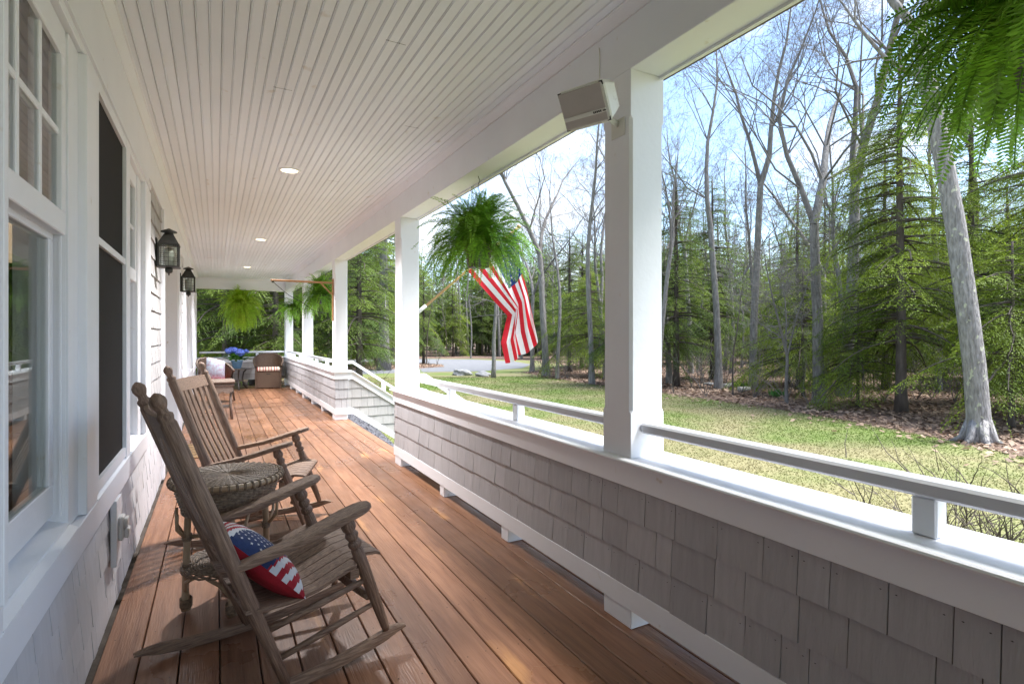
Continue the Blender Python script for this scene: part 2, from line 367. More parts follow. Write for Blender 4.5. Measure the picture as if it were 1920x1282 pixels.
# ------------------------------------------------------------------ porch shell
mb = MB(); x = -0.40; bw = .1385
while x < 1.775:
    x1 = min(x + bw - .005, 1.785); mb.box((x, -3, -.03), (x1, YEND + .34, 0), 0, .003); x += bw
x = -.40
nails = []
while x < 1.7:
    for yj in np.arange(-.9, 15.4, .41):
        for dx in (.028, .108):
            nx, ny = x + dx + rnd.uniform(-.006, .006), yj + rnd.uniform(-.012, .012)
            nails.append((nx, ny))
    x += bw
for nx, ny in nails:
    mb.add([(nx + .0028 * math.cos(t), ny + .0028 * math.sin(t), .0012) for t in np.linspace(0, 6.28, 7)[:-1]], [(0, 1, 2, 3, 4, 5)], 1)
tag(mb.build('porch_floor', [DECK, DARK]), kind='structure')
mb = MB(); mb.box((-.5, -3, -.30), (1.76, YEND + .32, -.035)); tag(mb.build('porch_foundation', BARKD), kind='structure')

# beadboard ceiling
mb = MB(); x = -.41; bd = .054; i = 0
while x < POSTX - .001:
    x1 = min(x + bd, POSTX); g_ = .0022; dp = .0028 if i % 2 else .0045
    mb.add([(x, -3, CEILZ + dp), (x + g_ * .6, -3, CEILZ + dp), (x + g_, -3, CEILZ + .002), (x + g_ + .003, -3, CEILZ - .001), (x + g_ + .006, -3, CEILZ + .002), (x + g_ + .0075, -3, CEILZ + .004), (x + g_ + .009, -3, CEILZ), (x1, -3, CEILZ)] +
           [(x, YEND, CEILZ + dp), (x + g_ * .6, YEND, CEILZ + dp), (x + g_, YEND, CEILZ + .002), (x + g_ + .003, YEND, CEILZ - .001), (x + g_ + .006, YEND, CEILZ + .002), (x + g_ + .0075, YEND, CEILZ + .004), (x + g_ + .009, YEND, CEILZ), (x1, YEND, CEILZ)],
           [(j, j + 1, j + 9, j + 8) for j in range(7)] + [])
    x = x1; i += 1
mb.box((-.5, -3, CEILZ + .02), (2.15, YEND + .6, CEILZ + .12))
for (bx, by) in ((.02, 2.2), (.29, 3.4), (.72, 2.6), (1.13, 3.6), (.45, 1.4), (.9, 5.2), (1.3, 1.8)):
    mb.box((bx, by, CEILZ - .0006), (bx + .100, by + .002, CEILZ + .004), 1)
tag(mb.build('porch_ceiling', [CEIL, DARK]), kind='structure')
mb = MB(); mb.box((-8, -8, CEILZ + .125), (2.4, YEND + .65, CEILZ + .5)); tag(mb.build('light_block_roof', BARKD), kind='structure')  # unseen roof slab added to block the sky; eave lengthened against the sun

# beam with crown along the outer side, and the end beam
def crown(mb, p, q, inward, up):
    """small crown moulding between p and q: profile steps along inward and up."""
    p = Vector(p); q = Vector(q); i_ = Vector(inward); prof = [(0, 0), (0, -.055), (.008, -.055), (.012, -.045), (.03, -.018), (.036, -.010), (.044, -.010), (.044, 0)]
    vs = [p + i_ * a + Vector((0, 0, b)) for a, b in prof] + [q + i_ * a + Vector((0, 0, b)) for a, b in prof]; n = len(prof)
    mb.add(vs, [(j, (j + 1) % n, n + (j + 1) % n, n + j) for j in range(n)] + [tuple(range(n)), tuple(range(n, 2 * n))])
t = thing('porch_beam', 'long white beam carried by the row of porch posts', 'beam')
mb = MB(); mb.box((POSTX, -3, BEAMZ), (POSTX + PW, YEND + PW, CEILZ + .018), 0, .003)
mb.build('beam', WHITE, t)
mb = MB(); crown(mb, (POSTX, -3, CEILZ + .004), (POSTX, YEND, CEILZ + .004), (-1, 0, 0), 1); mb.build('crown_moulding', WHITE, t)
mb = MB(); mb.box((POSTX + PW + .003, -3, BEAMZ + .012), (POSTX + PW + .022, YEND + PW + .02, CEILZ + .018)); mb.box((POSTX + PW - .028, -3, BEAMZ - .013), (POSTX + PW - .010, YEND + PW, BEAMZ - .001)); mb.build('outer_fascia', WHITE, t)
t = thing('end_beam', 'white beam across the far end of the porch', 'beam')
mb = MB(); mb.box((-.42, YEND, BEAMZ), (POSTX - .003, YEND + PW, CEILZ + .018), 0, .003); mb.build('beam', WHITE, t)
mb = MB(); crown(mb, (-.40, YEND, CEILZ + .003), (POSTX - .05, YEND, CEILZ + .003), (0, -1, 0), 1); mb.build('crown_moulding', WHITE, t)

# posts
PL = ['white square porch post behind the near end of the view', 'nearest white square post carrying the speaker, right of the fern', 'white square post left of the flag where the near half wall ends',
      'white square post with the wooden plant bracket beside the stair wall', 'white square post next to the far fern pots', 'white square corner post at the far end of the porch']
for i, y in enumerate(PY):
    if i == 0: continue
    mb = MB(); x0, x1 = POSTX, POSTX + PW; y1 = y + PW; ch = .012
    def ring(z, c): return [(x0 + c, y, z), (x1 - c, y, z), (x1, y + c, z), (x1, y1 - c, z), (x1 - c, y1, z), (x0 + c, y1, z), (x0, y1 - c, z), (x0, y + c, z)]
    zs = [(CAPZ + .001, .001), (CAPZ + .19, .001), (CAPZ + .205, ch), (BEAMZ - .215, ch), (BEAMZ - .20, .001), (BEAMZ - .001, .001)]
    vs = []; [vs.extend(ring(z, c)) for z, c in zs]
    fs = [(a * 8 + k, a * 8 + (k + 1) % 8, a * 8 + 8 + (k + 1) % 8, a * 8 + 8 + k) for a in range(len(zs) - 1) for k in range(8)] + [tuple(range(8)), tuple(range(40, 48))]
    mb.add(vs, fs); o = mb.build('porch_post', WHITE); tag(o, PL[i], 'post', 'white porch posts')

# shingle helper ---------------------------------------------------------------
def shingles(mb, o, u, n, length, zb, rows, rh, seed, wmin=.085, wmax=.22, th=.013, clip=None, blocked=None, nails=False):
    """rows of separate shingles on a wall: o start, u along, n outward; zb bottom z."""
    rr = random.Random(seed); o = Vector(o); u = Vector(u); n = Vector(n)
    for r_ in range(rows):
        z0 = zb + r_ * rh; x = -rr.uniform(0, .1)
        while x < length:
            w_ = rr.uniform(wmin, wmax); a = max(0, x); b = min(length, x + w_ - .003)
            x += w_
            if b - a < .01: continue
            if blocked and blocked(a, b, z0): continue
            t0 = th + rr.uniform(-.002, .002); zz = z0 + rr.uniform(-.002, .002); z1 = z0 + rh - .0045; t1 = .003
            vs = [(a, zz, 0), (b, zz, 0), (b, zz, t0), (a, zz, t0), (a, z1, 0), (b, z1, 0), (b, z1, t1), (a, z1, t1)]
            vs = [o + u * p[0] + n * p[2] + Vector((0, 0, p[1])) for p in vs]
            mb.add(vs, [(0, 1, 2, 3), (4, 7, 6, 5), (3, 2, 6, 7), (0, 4, 5, 1), (1, 5, 6, 2), (0, 3, 7, 4)])
            if nails and r_ in (rows - 1, 0):
                for xx in (a + .018, b - .018):
                    zc = zz + rh * .76 + rr.uniform(-.004, .004); tt = t0 + (t1 - t0) * .76 + .0012
                    mb.add([o + u * (xx + .0035 * math.cos(q)) + n * tt + Vector((0, 0, zc + .0018 * math.sin(q))) for q in (0, 1.57, 3.14, 4.71)], [(0, 1, 2, 3)], 1)

def halfwall(y0, y1, label, feet, seed, openend=True):
    t = thing('half_wall', label, 'wall', (POSTX, y0, 0), 0, 'shingled half walls of the porch')
    def B(): return MB()
    L_ = y1 - y0; ox = 0.0
    m = B(); m.box((.012, 0, .172), (.20, L_, .70)); m.build('wall_core', BARKD, t)  # core painted dark so gaps between shingles read as shadow lines
    m = B(); shingles(m, (.0115, 0, 0), (0, 1, 0), (-1, 0, 0), L_, .18, 3, .146, seed, nails=True)
    shingles(m, (.201, 0, 0), (0, 1, 0), (1, 0, 0), L_, .18, 3, .14, seed + 1)
    if openend:
        shingles(m, (0, -.001, 0), (1, 0, 0), (0, -1, 0), .20, .18, 3, .146, seed + 2, .05, .1) if openend == 'near' else shingles(m, (0, L_ + .001, 0), (1, 0, 0), (0, 1, 0), .20, .18, 3, .146, seed + 2, .05, .1)
    m.build('shingles', [SHING, DARK], t)
    if openend:
        ya, yb = (-.016, -.0005) if openend == 'near' else (L_ + .0005, L_ + .016)
        m = B(); m.box((-.004, ya, .085), (.2, yb, .180)); m.build('end_skirt_board', WHITE, t)
        m = B(); m.box((-.012, ya - .004, .618), (.2, yb + .004, .7205)); m.build('end_apron_board', WHITE, t)
    m = B(); m.box((-.004, -.002, .085), (.012, L_ + .002, .180), 0, .002); m.box((.199, -.002, .125), (.218, L_ + .002, .180)); m.build('skirt_board', WHITE, t)
    e0 = 0; e1 = L_
    m = B(); m.box((-.012, e0, .618), (.010, e1, .7205), 0, .002); m.box((.200, e0, .600), (.222, e1, .7205)); m.build('apron_board', WHITE, t)
    # cap with a rounded nose
    c0 = e0 - (.045 if openend == 'near' else 0); c1 = e1 + (.045 if openend == 'far' else 0)
    pr = [(-.030, .721), (-.042, .726), (-.045, .732), (-.042, .738), (-.034, .742), (.0, .7425), (.20, .7425), (.236, .740), (.242, .734), (.236, .721)]
    m = B(); m.prism([(a, c0, b) for a, b in pr], (0, c1 - c0, 0)); m.build('cap', WHITE, t)
    for f in feet:
        fy = f - y0; wdt = PW if abs(min(abs(f - p) for p in PY)) < .02 else .09
        m = B(); m.box((.002, fy, .0015), (.19, fy + wdt, .10), 0, .003); m.build('foot', WHITE, t)
    return t
halfwall(-3.0, 5.16 + PW + .01, 'near grey shingled half wall running past the nearest post', [-.4, .71, 1.82, 2.95, 4.02, 5.16], 11, 'far')
halfwall(8.49, 15.36, 'far grey shingled half wall beyond the stair opening', [8.50, 9.62, 10.72, 11.84, 12.96, 14.07, 15.17], 21, 'near')
# end half wall (across)
t = thing('half_wall', 'short grey shingled half wall closing the far end behind the wicker chairs', 'wall', (-.40, YEND, 0), 0, 'shingled half walls of the porch')
m = MB(); m.box((0, .012, .19), (1.96, .19, .70)); m.build('wall_core', BARKD, t)  # dark core colour stands in for shade behind the shingle joints
m = MB(); shingles(m, (0, .0115, 0), (1, 0, 0), (0, -1, 0), 1.96, .18, 3, .146, 31); m.build('shingles', SHING, t)
m = MB(); m.box((0, -.012, .618), (1.955, .010, .7205)); m.build('apron_board', WHITE, t)
m = MB(); m.box((0, -.04, .721), (1.925, .23, .742), 0, .006); m.build('cap', WHITE, t)

# handrails above the half walls
RL = {1: 'grey handrail right of the nearest post in the foreground', 2: 'grey handrail between the nearest post and the post by the flag', 4: 'grey handrail above the far half wall nearest the stairs', 5: 'grey handrail above the far half wall next to the corner post'}
for i in (1, 2, 4, 5):
    ya = PY[i - 1] + PW + .001; yb = PY[i] - .001
    t = thing('handrail', RL[i], 'handrail', (POSTX + .05, ya, CAPZ), 0, 'handrails above the half walls')
    m = MB(); m.box((0, 0, .105), (.075, yb - ya, .150), 0, .008); m.build('rail', PAINTG, t)
    for f in (1.12, 2.23):
        yy = PY[i - 1] + f - ya
        m = MB(); m.box((.010, yy, .0015), (.065, yy + .06, .104), 0, .005); m.build('baluster', WHITE, t)
t = thing('handrail', 'white handrail across the far end opening above the end wall', 'handrail', (-.36, YEND + .05, CAPZ), 0, 'handrails above the half walls')
m = MB(); m.box((0, 0, .105), (1.93, .075, .150), 0, .008); m.build('rail', WHITE, t)
for xx in (.62, 1.25): m = MB(); m.box((xx, .01, .0015), (xx + .06, .065, .104)); m.build('baluster', WHITE, t)

# stair cheek walls with sloping rails -------------------------------------------
def cheek(y0, out, label, rlabel, seed):
    """y0: inner face plane, out=+1 wall body lies towards +Y."""
    t = thing('stair_wall', label, 'wall', (POSTX + PW, y0, 0), 0, 'sloping shingled walls beside the steps')
    xk, xe = .075, 1.62; sl_ = .669; th = .16 * out
    zt = lambda x: -max(0, x - xk) * sl_
    def band(m, za, zb, ya, yb):
        for (xa, xb) in ((.001, xk), (xk, xe)):
            m.prism([(xa, ya, za + zt(xa)), (xb, ya, za + zt(xb)), (xb, ya, zb + zt(xb)), (xa, ya, zb + zt(xa))], (0, yb - ya, 0))
    m = MB(); band(m, .12, .70, .012 * out, th - .012 * out); m.build('wall_core', BARKD, t)  # core coloured dark to give the stair shingles their shadow gaps
    m = MB()
    shingles(m, (-PW + .20 if out > 0 else 0.001, .0115 * out, 0), (1, 0, 0), (0, -out, 0), xe - .02, .18 - 8 * .146, 11, .146, seed, .07, .16)
    o = m.build('shingles', SHING3, t)
    bm = bmesh.new(); bm.from_mesh(o.data); nrm = Vector((sl_, 0, 1)).normalized()
    for co, no in (((xk, 0, .64), nrm), ((xk, 0, .15), -nrm)):
        bmesh.ops.bisect_plane(bm, geom=bm.verts[:] + bm.edges[:] + bm.faces[:], plane_co=co, plane_no=no, clear_outer=True)
    bm.to_mesh(o.data); bm.free()
    m = MB(); band(m, .08, .178, -.004 * out, .014 * out); m.build('skirt_board', WHITE, t)
    m = MB(); band(m, .612, .7205, -.012 * out, .011 * out); m.build('apron_board', WHITE, t)
    m = MB()
    for (xa, xb) in ((-.0, xk), (xk, xe)):
        m.prism([(xa, -.035 * out, .721 + zt(xa)), (xb, -.035 * out, .721 + zt(xb)), (xb, -.035 * out, .742 + zt(xb)), (xa, -.035 * out, .742 + zt(xa))], (0, th + .06 * out, 0))
    m.build('cap', WHITE, t)
    r_ = thing('stair_handrail', rlabel, 'handrail', (POSTX + PW, y0 + .05 * out, 0), 0, 'sloping handrails beside the steps')
    m = MB()
    for (xa, xb) in ((0.001, xk + .02), (xk + .02, xe)):
        m.prism([(xa, 0, .845 + zt(xa - .02)), (xb, 0, .845 + zt(xb - .02)), (xb, 0, .89 + zt(xb - .02)), (xa, 0, .89 + zt(xa - .02))], (0, .07 * out, 0))
    m.build('rail', WHITE, r_)
    for xx in (.55, 1.2):
        m = MB(); m.prism([(xx, .01 * out, .745 + zt(xx)), (xx + .055, .01 * out, .745 + zt(xx + .055)), (xx + .055, .01 * out, .844 + zt(xx + .04)), (xx, .01 * out, .844 + zt(xx - .02))], (0, .05 * out, 0)); m.build('baluster', WHITE, r_)
    n_ = thing('newel_post', 'short white newel post at the foot of the ' + ('far' if out > 0 else 'near') + ' stair wall', 'post', (POSTX + PW + xe + .09, y0 + .08 * out, GZ))
    m = MB(); m.box((-.085, -.085, 0), (.085, .085, .62), 0, .004); m.build('shaft', WHITE, n_)
    m = MB(); m.box((-.11, -.11, .621), (.11, .11, .66), 0, .006); m.lathe((0, 0, .661), (0, 0, .75), [(0, .07), (.2, .05), (.35, .06), (.6, .075), (.85, .055), (1, .01)], 16); m.build('post_cap', WHITE, n_)
cheek(8.50, 1, 'sloping grey shingled stair wall seen between the two middle posts', 'white handrail sloping down beside the far stair wall', 41)
cheek(5.16 + PW, -1, 'sloping stair wall behind the near half wall', 'white handrail sloping down outside the post by the flag', 51)

# ------------------------------------------------------------------ house wall
house = thing('house', 'grey shingled house wall with white trimmed windows and a door along the porch', 'house', (WX, 0, 0))
def hb(mb, x0, y0, z0, x1, y1, z1, mi=0, bev=0.0): mb.box((x0 - WX, y0, z0), (x1 - WX, y1, z1), mi, bev)
m = MB()
for (y0, y1, z0, z1) in ((-3, 5.80, 0.0, .50), (-3, 15.18, 2.32, 2.69), (-3, 1.30, .50, 2.32), (4.10, 5.80, .50, 2.32), (7.66, 9.30, 0, 2.32), (9.30, 14.3, 0, .50), (14.3, 15.18, 0, 2.32)):
    hb(m, -.60, y0, z0, -.4345, y1, z1)
m.build('wall', BARKD, house)  # backing painted dark as the shade in the shingle joints
m = MB()
def hs(y0, y1, z0, rows, rh, seed): shingles(m, (-.434 - WX, y0, 0), (0, 1, 0), (1, 0, 0), y1 - y0, z0, rows, rh, seed, .06, .17, .014)
hs(-3, 5.70, .004, 4, .131, 61); hs(9.2, 15.15, .004, 4, .131, 64)
m.build('shingles', SHING2, house)
m = MB(); hs(4.575, 5.70, .528, 14, .134, 62); m.build('shingles', SHING3, house)
m = MB(); hs(8.28, 9.20, .004, 18, .133, 63); m.build('shingles', SHING3, house)
# sill band, head band, frieze, crown
m = MB()
hb(m, -.44, -3, .528, -.400, 4.572, .634, 0, .003); m.build('sill_band', WHITE, house)
m = MB(); hb(m, -.44, 9.2, .528, -.400, 15.0, .634); m.build('sill_band', WHITE, house)
m = MB(); hb(m, -.44, 9.2, 2.272, -.412, 15.0, 2.392); m.build('head_band', WHITE, house)
m = MB(); hb(m, -.44, -3, 2.272, -.412, 4.572, 2.392, 0, .003); hb(m, -.435, -3, 2.300, -.402, 4.60, 2.330)
m.build('head_band', WHITE, house)
m = MB(); hb(m, -.46, -3, 2.398, -.418, 15.17, 2.695); m.build('frieze_board', WHITE, house)
m = MB(); hb(m, -.436, -3, 2.392, -.4175, 4.6, 2.398); m.build('gap_strip', GOLD, house)
m = MB(); crown(m, (-.419 - WX, -3, CEILZ + .002), (-.419 - WX, YEND - .05, CEILZ + .002), (1, 0, 0), 1); m.build('crown_moulding', WHITE, house)
m = MB()
for (y0, y1) in ((5.703, 5.82), (7.64, 8.276)):
    hb(m, -.60, y0, .002, -.402, y1, 2.39, 0, .003)
hb(m, -.60, 5.82, 2.22, -.404, 7.64, 2.39)
hb(m, -.398, 7.70, .002, -.388, 7.74, 2.3); hb(m, -.398, 8.20, .002, -.388, 8.25, 2.3)
m.build('door_casing', WHITE, house)
m = MB(); hb(m, -.80, 5.70, 0, -.76, 7.8, 2.4); hb(m, -.76, 7.642, .002, -.602, 7.70, 2.3); hb(m, -.76, 5.72, .002, -.602, 5.818, 2.3); m.build('door_recess', DOORM, house)
m = MB(); hb(m, -.757, 6.2, .02, -.715, 7.15, 2.10, 0, .003)
for (a, b, c, d) in ((6.3, 6.62, .2, .9), (6.73, 7.05, .2, .9), (6.3, 6.62, 1.05, 1.95), (6.73, 7.05, 1.05, 1.95)): hb(m, -.714, a, c, -.700, b, d, 0, .006)
d_ = m.build('door', DOORM, house)
m = MB(); m.tube([(-.712 - WX, 6.27, 1.0), (-.66 - WX, 6.27, 1.0), (-.66 - WX, 6.37, 1.0)], .01, 8); m.build('handle', COPR, d_)

def window(y0, y1, kind, label=None):
    """double-hung window in the opening y0..y1."""
    m = MB()
    # jambs, head, sloping sill
    hb(m, -.56, y0 - .02, .60, -.436, y0 + .003, 2.268); hb(m, -.56, y1 - .003, .60, -.436, y1 + .02, 2.268); hb(m, -.56, y0, 2.25, -.436, y1, 2.27)
    for yy in (y0 + .002, y1 - .010): hb(m, -.452, yy, .68, -.446, yy + .008, 1.60)
    win = m.build('window', WHITE, house)
    if label: win['label'] = label
    m = MB(); a = -.560 - WX; b = -.4005 - WX
    m.prism([(a, y0, .60), (b, y0, .60), (b, y0, .636), (-.425 - WX, y0, .648), (-.427 - WX, y0, .654), (a, y0, .690)], (0, y1 - y0, 0)); m.build('sill', WHITE, win)
    if kind == 'screen':
        m = MB()
        hb(m, -.438, y0 + .0, .650, -.404, y0 + .04, 2.285, 0, .003); hb(m, -.438, y1 - .13, .645, -.402, y1, 2.285, 0, .003)
        hb(m, -.436, y0 + .04, 2.235, -.406, y1 - .13, 2.285); hb(m, -.436, y0 + .04, .655, -.406, y1 - .13, .70); hb(m, -.432, y0 + .04, 1.635, -.408, y1 - .13, 1.665)
        m.build('screen_frame', WHITE, win)
        m = MB(); hb(m, -.424, y0 + .04, .70, -.420, y1 - .13, 2.235); m.build('insect_screen', SCREEN, win); return
    s = .055
    m = MB()    # upper sash, outer
    X0, X1 = -.470, -.434
    hb(m, X0, y0 + .009, 2.175, X1, y1 - .009, 2.25, 0, .003); hb(m, X0, y0 + .009, 1.60, X1, y1 - .009, 1.675, 0, .003)
    hb(m, X0, y0 + .009, 1.675, X1, y0 + s, 2.175, 0, .002); hb(m, X0, y1 - s, 1.675, X1, y1 - .009, 2.175, 0, .002)
    nn = max(1, int(round((y1 - y0) / .24)))
    for k in range(1, nn): yy = y0 + s + (y1 - y0 - 2 * s) * k / nn; hb(m, -.464, yy - .011, 1.675, -.441, yy + .011, 2.175, 0, .003)
    hb(m, -.463, y0 + s, 1.914, -.442, y1 - s, 1.936, 0, .003); m.build('upper_sash', WHITE, win)
    m = MB()    # lower sash, inner
    X0, X1 = -.500, -.466
    hb(m, X0, y0 + .009, .688, X1, y1 - .009, .790, 0, .003); hb(m, X0, y0 + .009, 1.58, X1, y1 - .009, 1.635, 0, .003)
    hb(m, X0, y0 + .009, .790, X1, y0 + s, 1.58, 0, .003); hb(m, X0, y1 - s, .790, X1, y1 - .009, 1.58, 0, .003); m.build('lower_sash', WHITE, win)
    m = MB(); hb(m, -.452, y0 + s, 1.675, -.448, y1 - s, 2.175); m.build('upper_glass', GLASSU, win)
    m = MB(); hb(m, -.479, y0 + s, .79, -.475, y1 - s, 1.58); m.build('lower_glass', GLASS, win)
window(1.55, 2.28, 'hung', 'window nearest the camera showing two glowing lamp shades behind the glass')
window(2.615, 3.525, 'screen', 'dark insect screened window between the two divided windows')
window(3.60, 4.08, 'hung', 'narrow divided window beyond the dark screen')
for (a, b) in ((9.75, 10.7), (11.2, 12.1), (12.6, 13.5)): window(a, b, 'hung')
for (a, b, xx) in ((1.22, 1.548, -.401), (2.28, 2.42, -.428), (2.42, 2.612, -.402), (3.528, 3.60, -.425), (4.08, 4.25, -.428), (4.25, 4.572, -.402),
                   (9.2, 9.75, -.402), (10.7, 11.2, -.402), (12.1, 12.6, -.402), (13.5, 15.0, -.402)):
    m = MB(); hb(m, -.57, a, .637, xx, b, 2.270, 0, .002); m.build('window_casing', WHITE, house)
m = MB()
for a in (9.25, 9.5, 10.75, 11.1, 12.15, 12.5, 13.55, 14.1, 14.6): hb(m, -.402, a, .64, -.392, a + .03, 2.27)
m.build('casing_moulding', WHITE, house)
m = MB(); hb(m, -.4005, 1.52, .70, -.392, 1.547, 2.27, 0, .002); m.build('screen_track', WHITE, house)
# the room behind the glass
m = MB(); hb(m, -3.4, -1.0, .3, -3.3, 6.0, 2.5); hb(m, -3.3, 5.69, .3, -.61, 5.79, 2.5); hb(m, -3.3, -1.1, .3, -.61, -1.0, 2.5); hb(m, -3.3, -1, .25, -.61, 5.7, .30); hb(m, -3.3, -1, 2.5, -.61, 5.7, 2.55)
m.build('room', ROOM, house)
for (a, b) in ((2.05, 2.32),):
    m = MB(); n_ = 24; vs = []
    for k in range(n_ + 1):
        yy = a + (b - a) * k / n_; xx = -.60 + .014 * math.sin(k * 1.7) - WX; vs += [(xx, yy, .55), (xx, yy, 2.3)]
    m.add(vs, [(2 * k, 2 * k + 2, 2 * k + 3, 2 * k + 1) for k in range(n_)], 0, True); m.build('curtain', CURT, house)
for (x, y, z, r_, lb) in ((-1.0, 4.10, 1.80, .13, 'glowing drum lamp shade seen through the nearest window, farther right of the two'), (-.86, 3.05, 1.83, .085, 'glowing lamp shade at the left edge inside the nearest window')):
    t = thing('pendant_lamp', lb, 'lamp', (x, y, z), 0, 'lamps inside the house')
    m = MB(); m.lathe((0, 0, -.10), (0, 0, .10), [(0, r_), (1, r_ * .92)], 28); m.build('lamp_shade', SHADE, t)
    m = MB(); m.tube([(0, 0, .10), (0, 0, 2.49 - z)], .004, 6); m.build('cord', CORD, t)

# wall outlet with weather cover on a mounting board
t = thing('wall_outlet', 'small white covered outlet on the shingles under the windows', 'outlet', (-.42, 3.10, .38))
m = MB(); m.box((.0, -.07, -.16), (.024, .07, .14), 0, .002); m.build('mounting_board', WHITE, t)
m = MB(); m.box((.0245, -.035, -.055), (.045, .035, .055), 0, .005); m.box((.0455, -.028, -.045), (.066, .028, -.003), 0, .004); m.box((.0455, -.028, .003), (.060, .028, .045), 0, .004); m.build('cover', PLAST, t)

# ------------------------------------------------------------------ lights of the porch
def lantern(loc, label):
    t = thing('wall_lantern', label, 'lantern', loc, 0, 'black wall lanterns beside the door')
    m = MB(); h = .066
    for sx in (-1, 1):
        for sy in (-1, 1): m.box((sx * h - .007, sy * h - .007, -.09), (sx * h + .007, sy * h + .007, .075))
    m.box((-.078, -.078, -.102), (.078, .078, -.0905)); m.box((-.076, -.076, .0755), (.076, .076, .086))
    for k in range(1, 4):
        o_ = -h + 2 * h * k / 4
        for s_ in (-1, 1): m.box((o_ - .0013, s_ * h - .0013, -.09), (o_ + .0013, s_ * h + .0013, .075)); m.box((s_ * h - .0012, o_ - .0012, -.09), (s_ * h + .0012, o_ + .0012, .075))
    for k in range(1, 5):
        z_ = -.09 + .165 * k / 5
        for s_ in (-1, 1): m.box((-h, s_ * h - .0016, z_ - .0012), (h, s_ * h + .0016, z_ + .0012)); m.box((s_ * h - .0017, -h, z_ - .0013), (s_ * h + .0017, h, z_ + .0013))
    m.build('cage', BLACK, t)
    m = MB(); vs = [(sx * .072, sy * .072, .0865) for sx, sy in ((-1, -1), (1, -1), (1, 1), (-1, 1))] + [(sx * .033, sy * .033, .165) for sx, sy in ((-1, -1), (1, -1), (1, 1), (-1, 1))]
    m.add(vs, [(0, 1, 5, 4), (1, 2, 6, 5), (2, 3, 7, 6), (3, 0, 4, 7), (4, 5, 6, 7), (0, 3, 2, 1)]); m.lathe((0, 0, .1655), (0, 0, .215), [(0, .034), (.35, .030), (.36, .058), (.55, .056), (.85, .02), (1, .006)], 18); m.build('roof', BLACK, t)
    m = MB(); m.lathe((0, 0, -.165), (0, 0, -.1025), [(0, .003), (.3, .008), (.34, .018), (.5, .026), (.95, .027), (1, .022)], 14); m.build('finial', BLACK, t)
    m = MB(); m.lathe((0, 0, -.09), (0, 0, .06), [(0, .022), (.06, .024), (.1, .036), (.8, .036), (1, .02)], 16); m.build('lamp_globe', BULB, t)
    m = MB()
    for s_ in (-1, 1): m.box((s_ * (h - .004) - .0008, -h + .008, -.089), (s_ * (h - .004) + .0008, h - .008, .074)); m.box((-h + .008, s_ * (h - .004) - .0008, -.089), (h - .008, s_ * (h - .004) + .0008, .074))
    m.build('panes', LGLASS, t)
    m = MB(); m.box((-.088, -.045, -.10), (-.0785, .045, .13), 0, .003); m.tube([(-.08, 0, .06), (-.07, 0, .09), (-.05, 0, .12)], .008, 8); m.build('wall_plate', BLACK, t)
lantern((-.335, 5.20, 1.925), 'larger looking black wall lantern on the shingles before the door')
lantern((-.305, 7.95, 1.925), 'farther black wall lantern on the white casing past the door')
for k, (x, y) in enumerate(((.557, 5.04), (.58, 8.85), (.565, 12.5))):
    t = thing('recessed_light', 'lit round recessed ceiling light, ' + ('nearest of the three in the ceiling', 'middle one of the three in the ceiling', 'farthest of the three in the ceiling')[k], 'ceiling light', (x, y, CEILZ), 0, 'recessed ceiling lights')
    m = MB(); vs = []
    for r_, z in ((.092, -.001), (.092, -.006), (.070, -.010), (.066, -.004)):
        vs += [(r_ * math.cos(a), r_ * math.sin(a), z) for a in np.linspace(0, 2 * math.pi, 33)[:-1]]
    m.add(vs, [(i * 32 + q, i * 32 + (q + 1) % 32, i * 32 + 32 + (q + 1) % 32, i * 32 + 32 + q) for i in range(3) for q in range(32)], 0, True); m.build('trim_ring', WHITE, t)
    m = MB(); m.add([(.067 * math.cos(a), .067 * math.sin(a), -.0045) for a in np.linspace(0, 2 * math.pi, 33)[:-1]], [tuple(range(32))]); m.build('lamp', RECL, t)
    ll = bpy.data.lights.new('lamp_light', 'SPOT'); ll.energy = 170; ll.spot_size = R(128); ll.spot_blend = 1; ll.shadow_soft_size = .07; ll.color = (1, .975, .97)
    lo = bpy.data.objects.new('lamp_light', ll); C.objects.link(lo); lo.parent = t; lo.location = (0, 0, -.03)

# ------------------------------------------------------------------ speaker
t = thing('loudspeaker', 'boxy off white loudspeaker on a bracket at the top of the nearest post', 'speaker', (1.573, 1.915, 2.212))
fd = Vector((-.80, -.34, -.50)).normalized()           # facing the seats, tipped down
side = fd.cross(Vector((0, 0, 1))).normalized(); up = side.cross(fd).normalized()
c = Vector((-.158, -.03, .055))
def P3(a, b, d): return c + side * a + up * b + fd * d
m = MB(); prof = [(-.075, .085, .066), (.02, .105, .078), (.066, .112, .084), (.076, .106, .078)]
vs = []
for d_, hw, hh in prof:
    q = .018
    for (a, b) in ((-hw + q, -hh), (hw - q, -hh), (hw, -hh + q), (hw, hh - q), (hw - q, hh), (-hw + q, hh), (-hw, hh - q), (-hw, -hh + q)): vs.append(P3(a, b, d_))
m.add(vs, [(i * 8 + k, i * 8 + (k + 1) % 8, i * 8 + 8 + (k + 1) % 8, i * 8 + 8 + k) for i in range(3) for k in range(8)] + [tuple(range(8)), tuple(range(24, 32))])
for s_ in (-1, 1):
    for k in (-.045, -.015, .018, .05): m.obox(P3(s_ * .0935, k, -.02), side, up, fd, (.006, .0035, .07))
m.build('cabinet', SPK, t)
m = MB(); m.obox(P3(0, 0, .079), side, up, fd, (.206, .150, .010), 0, .004); m.build('grille', GRILLE, t)
m = MB(); m.obox(P3(0, -.032, .0855), side, up, fd, (.200, .016, .004), 0, .0015)
m.build('badge_strip', SPK, t)
m = MB()
for k in range(5): m.obox(P3(-.045 - k * .008, -.032, .0882), (side + up * .25), up, fd, (.0055, .008, .0012))
m.obox(P3(-.094, -.033, .0882), side, up, fd, (.014, .005, .0012))
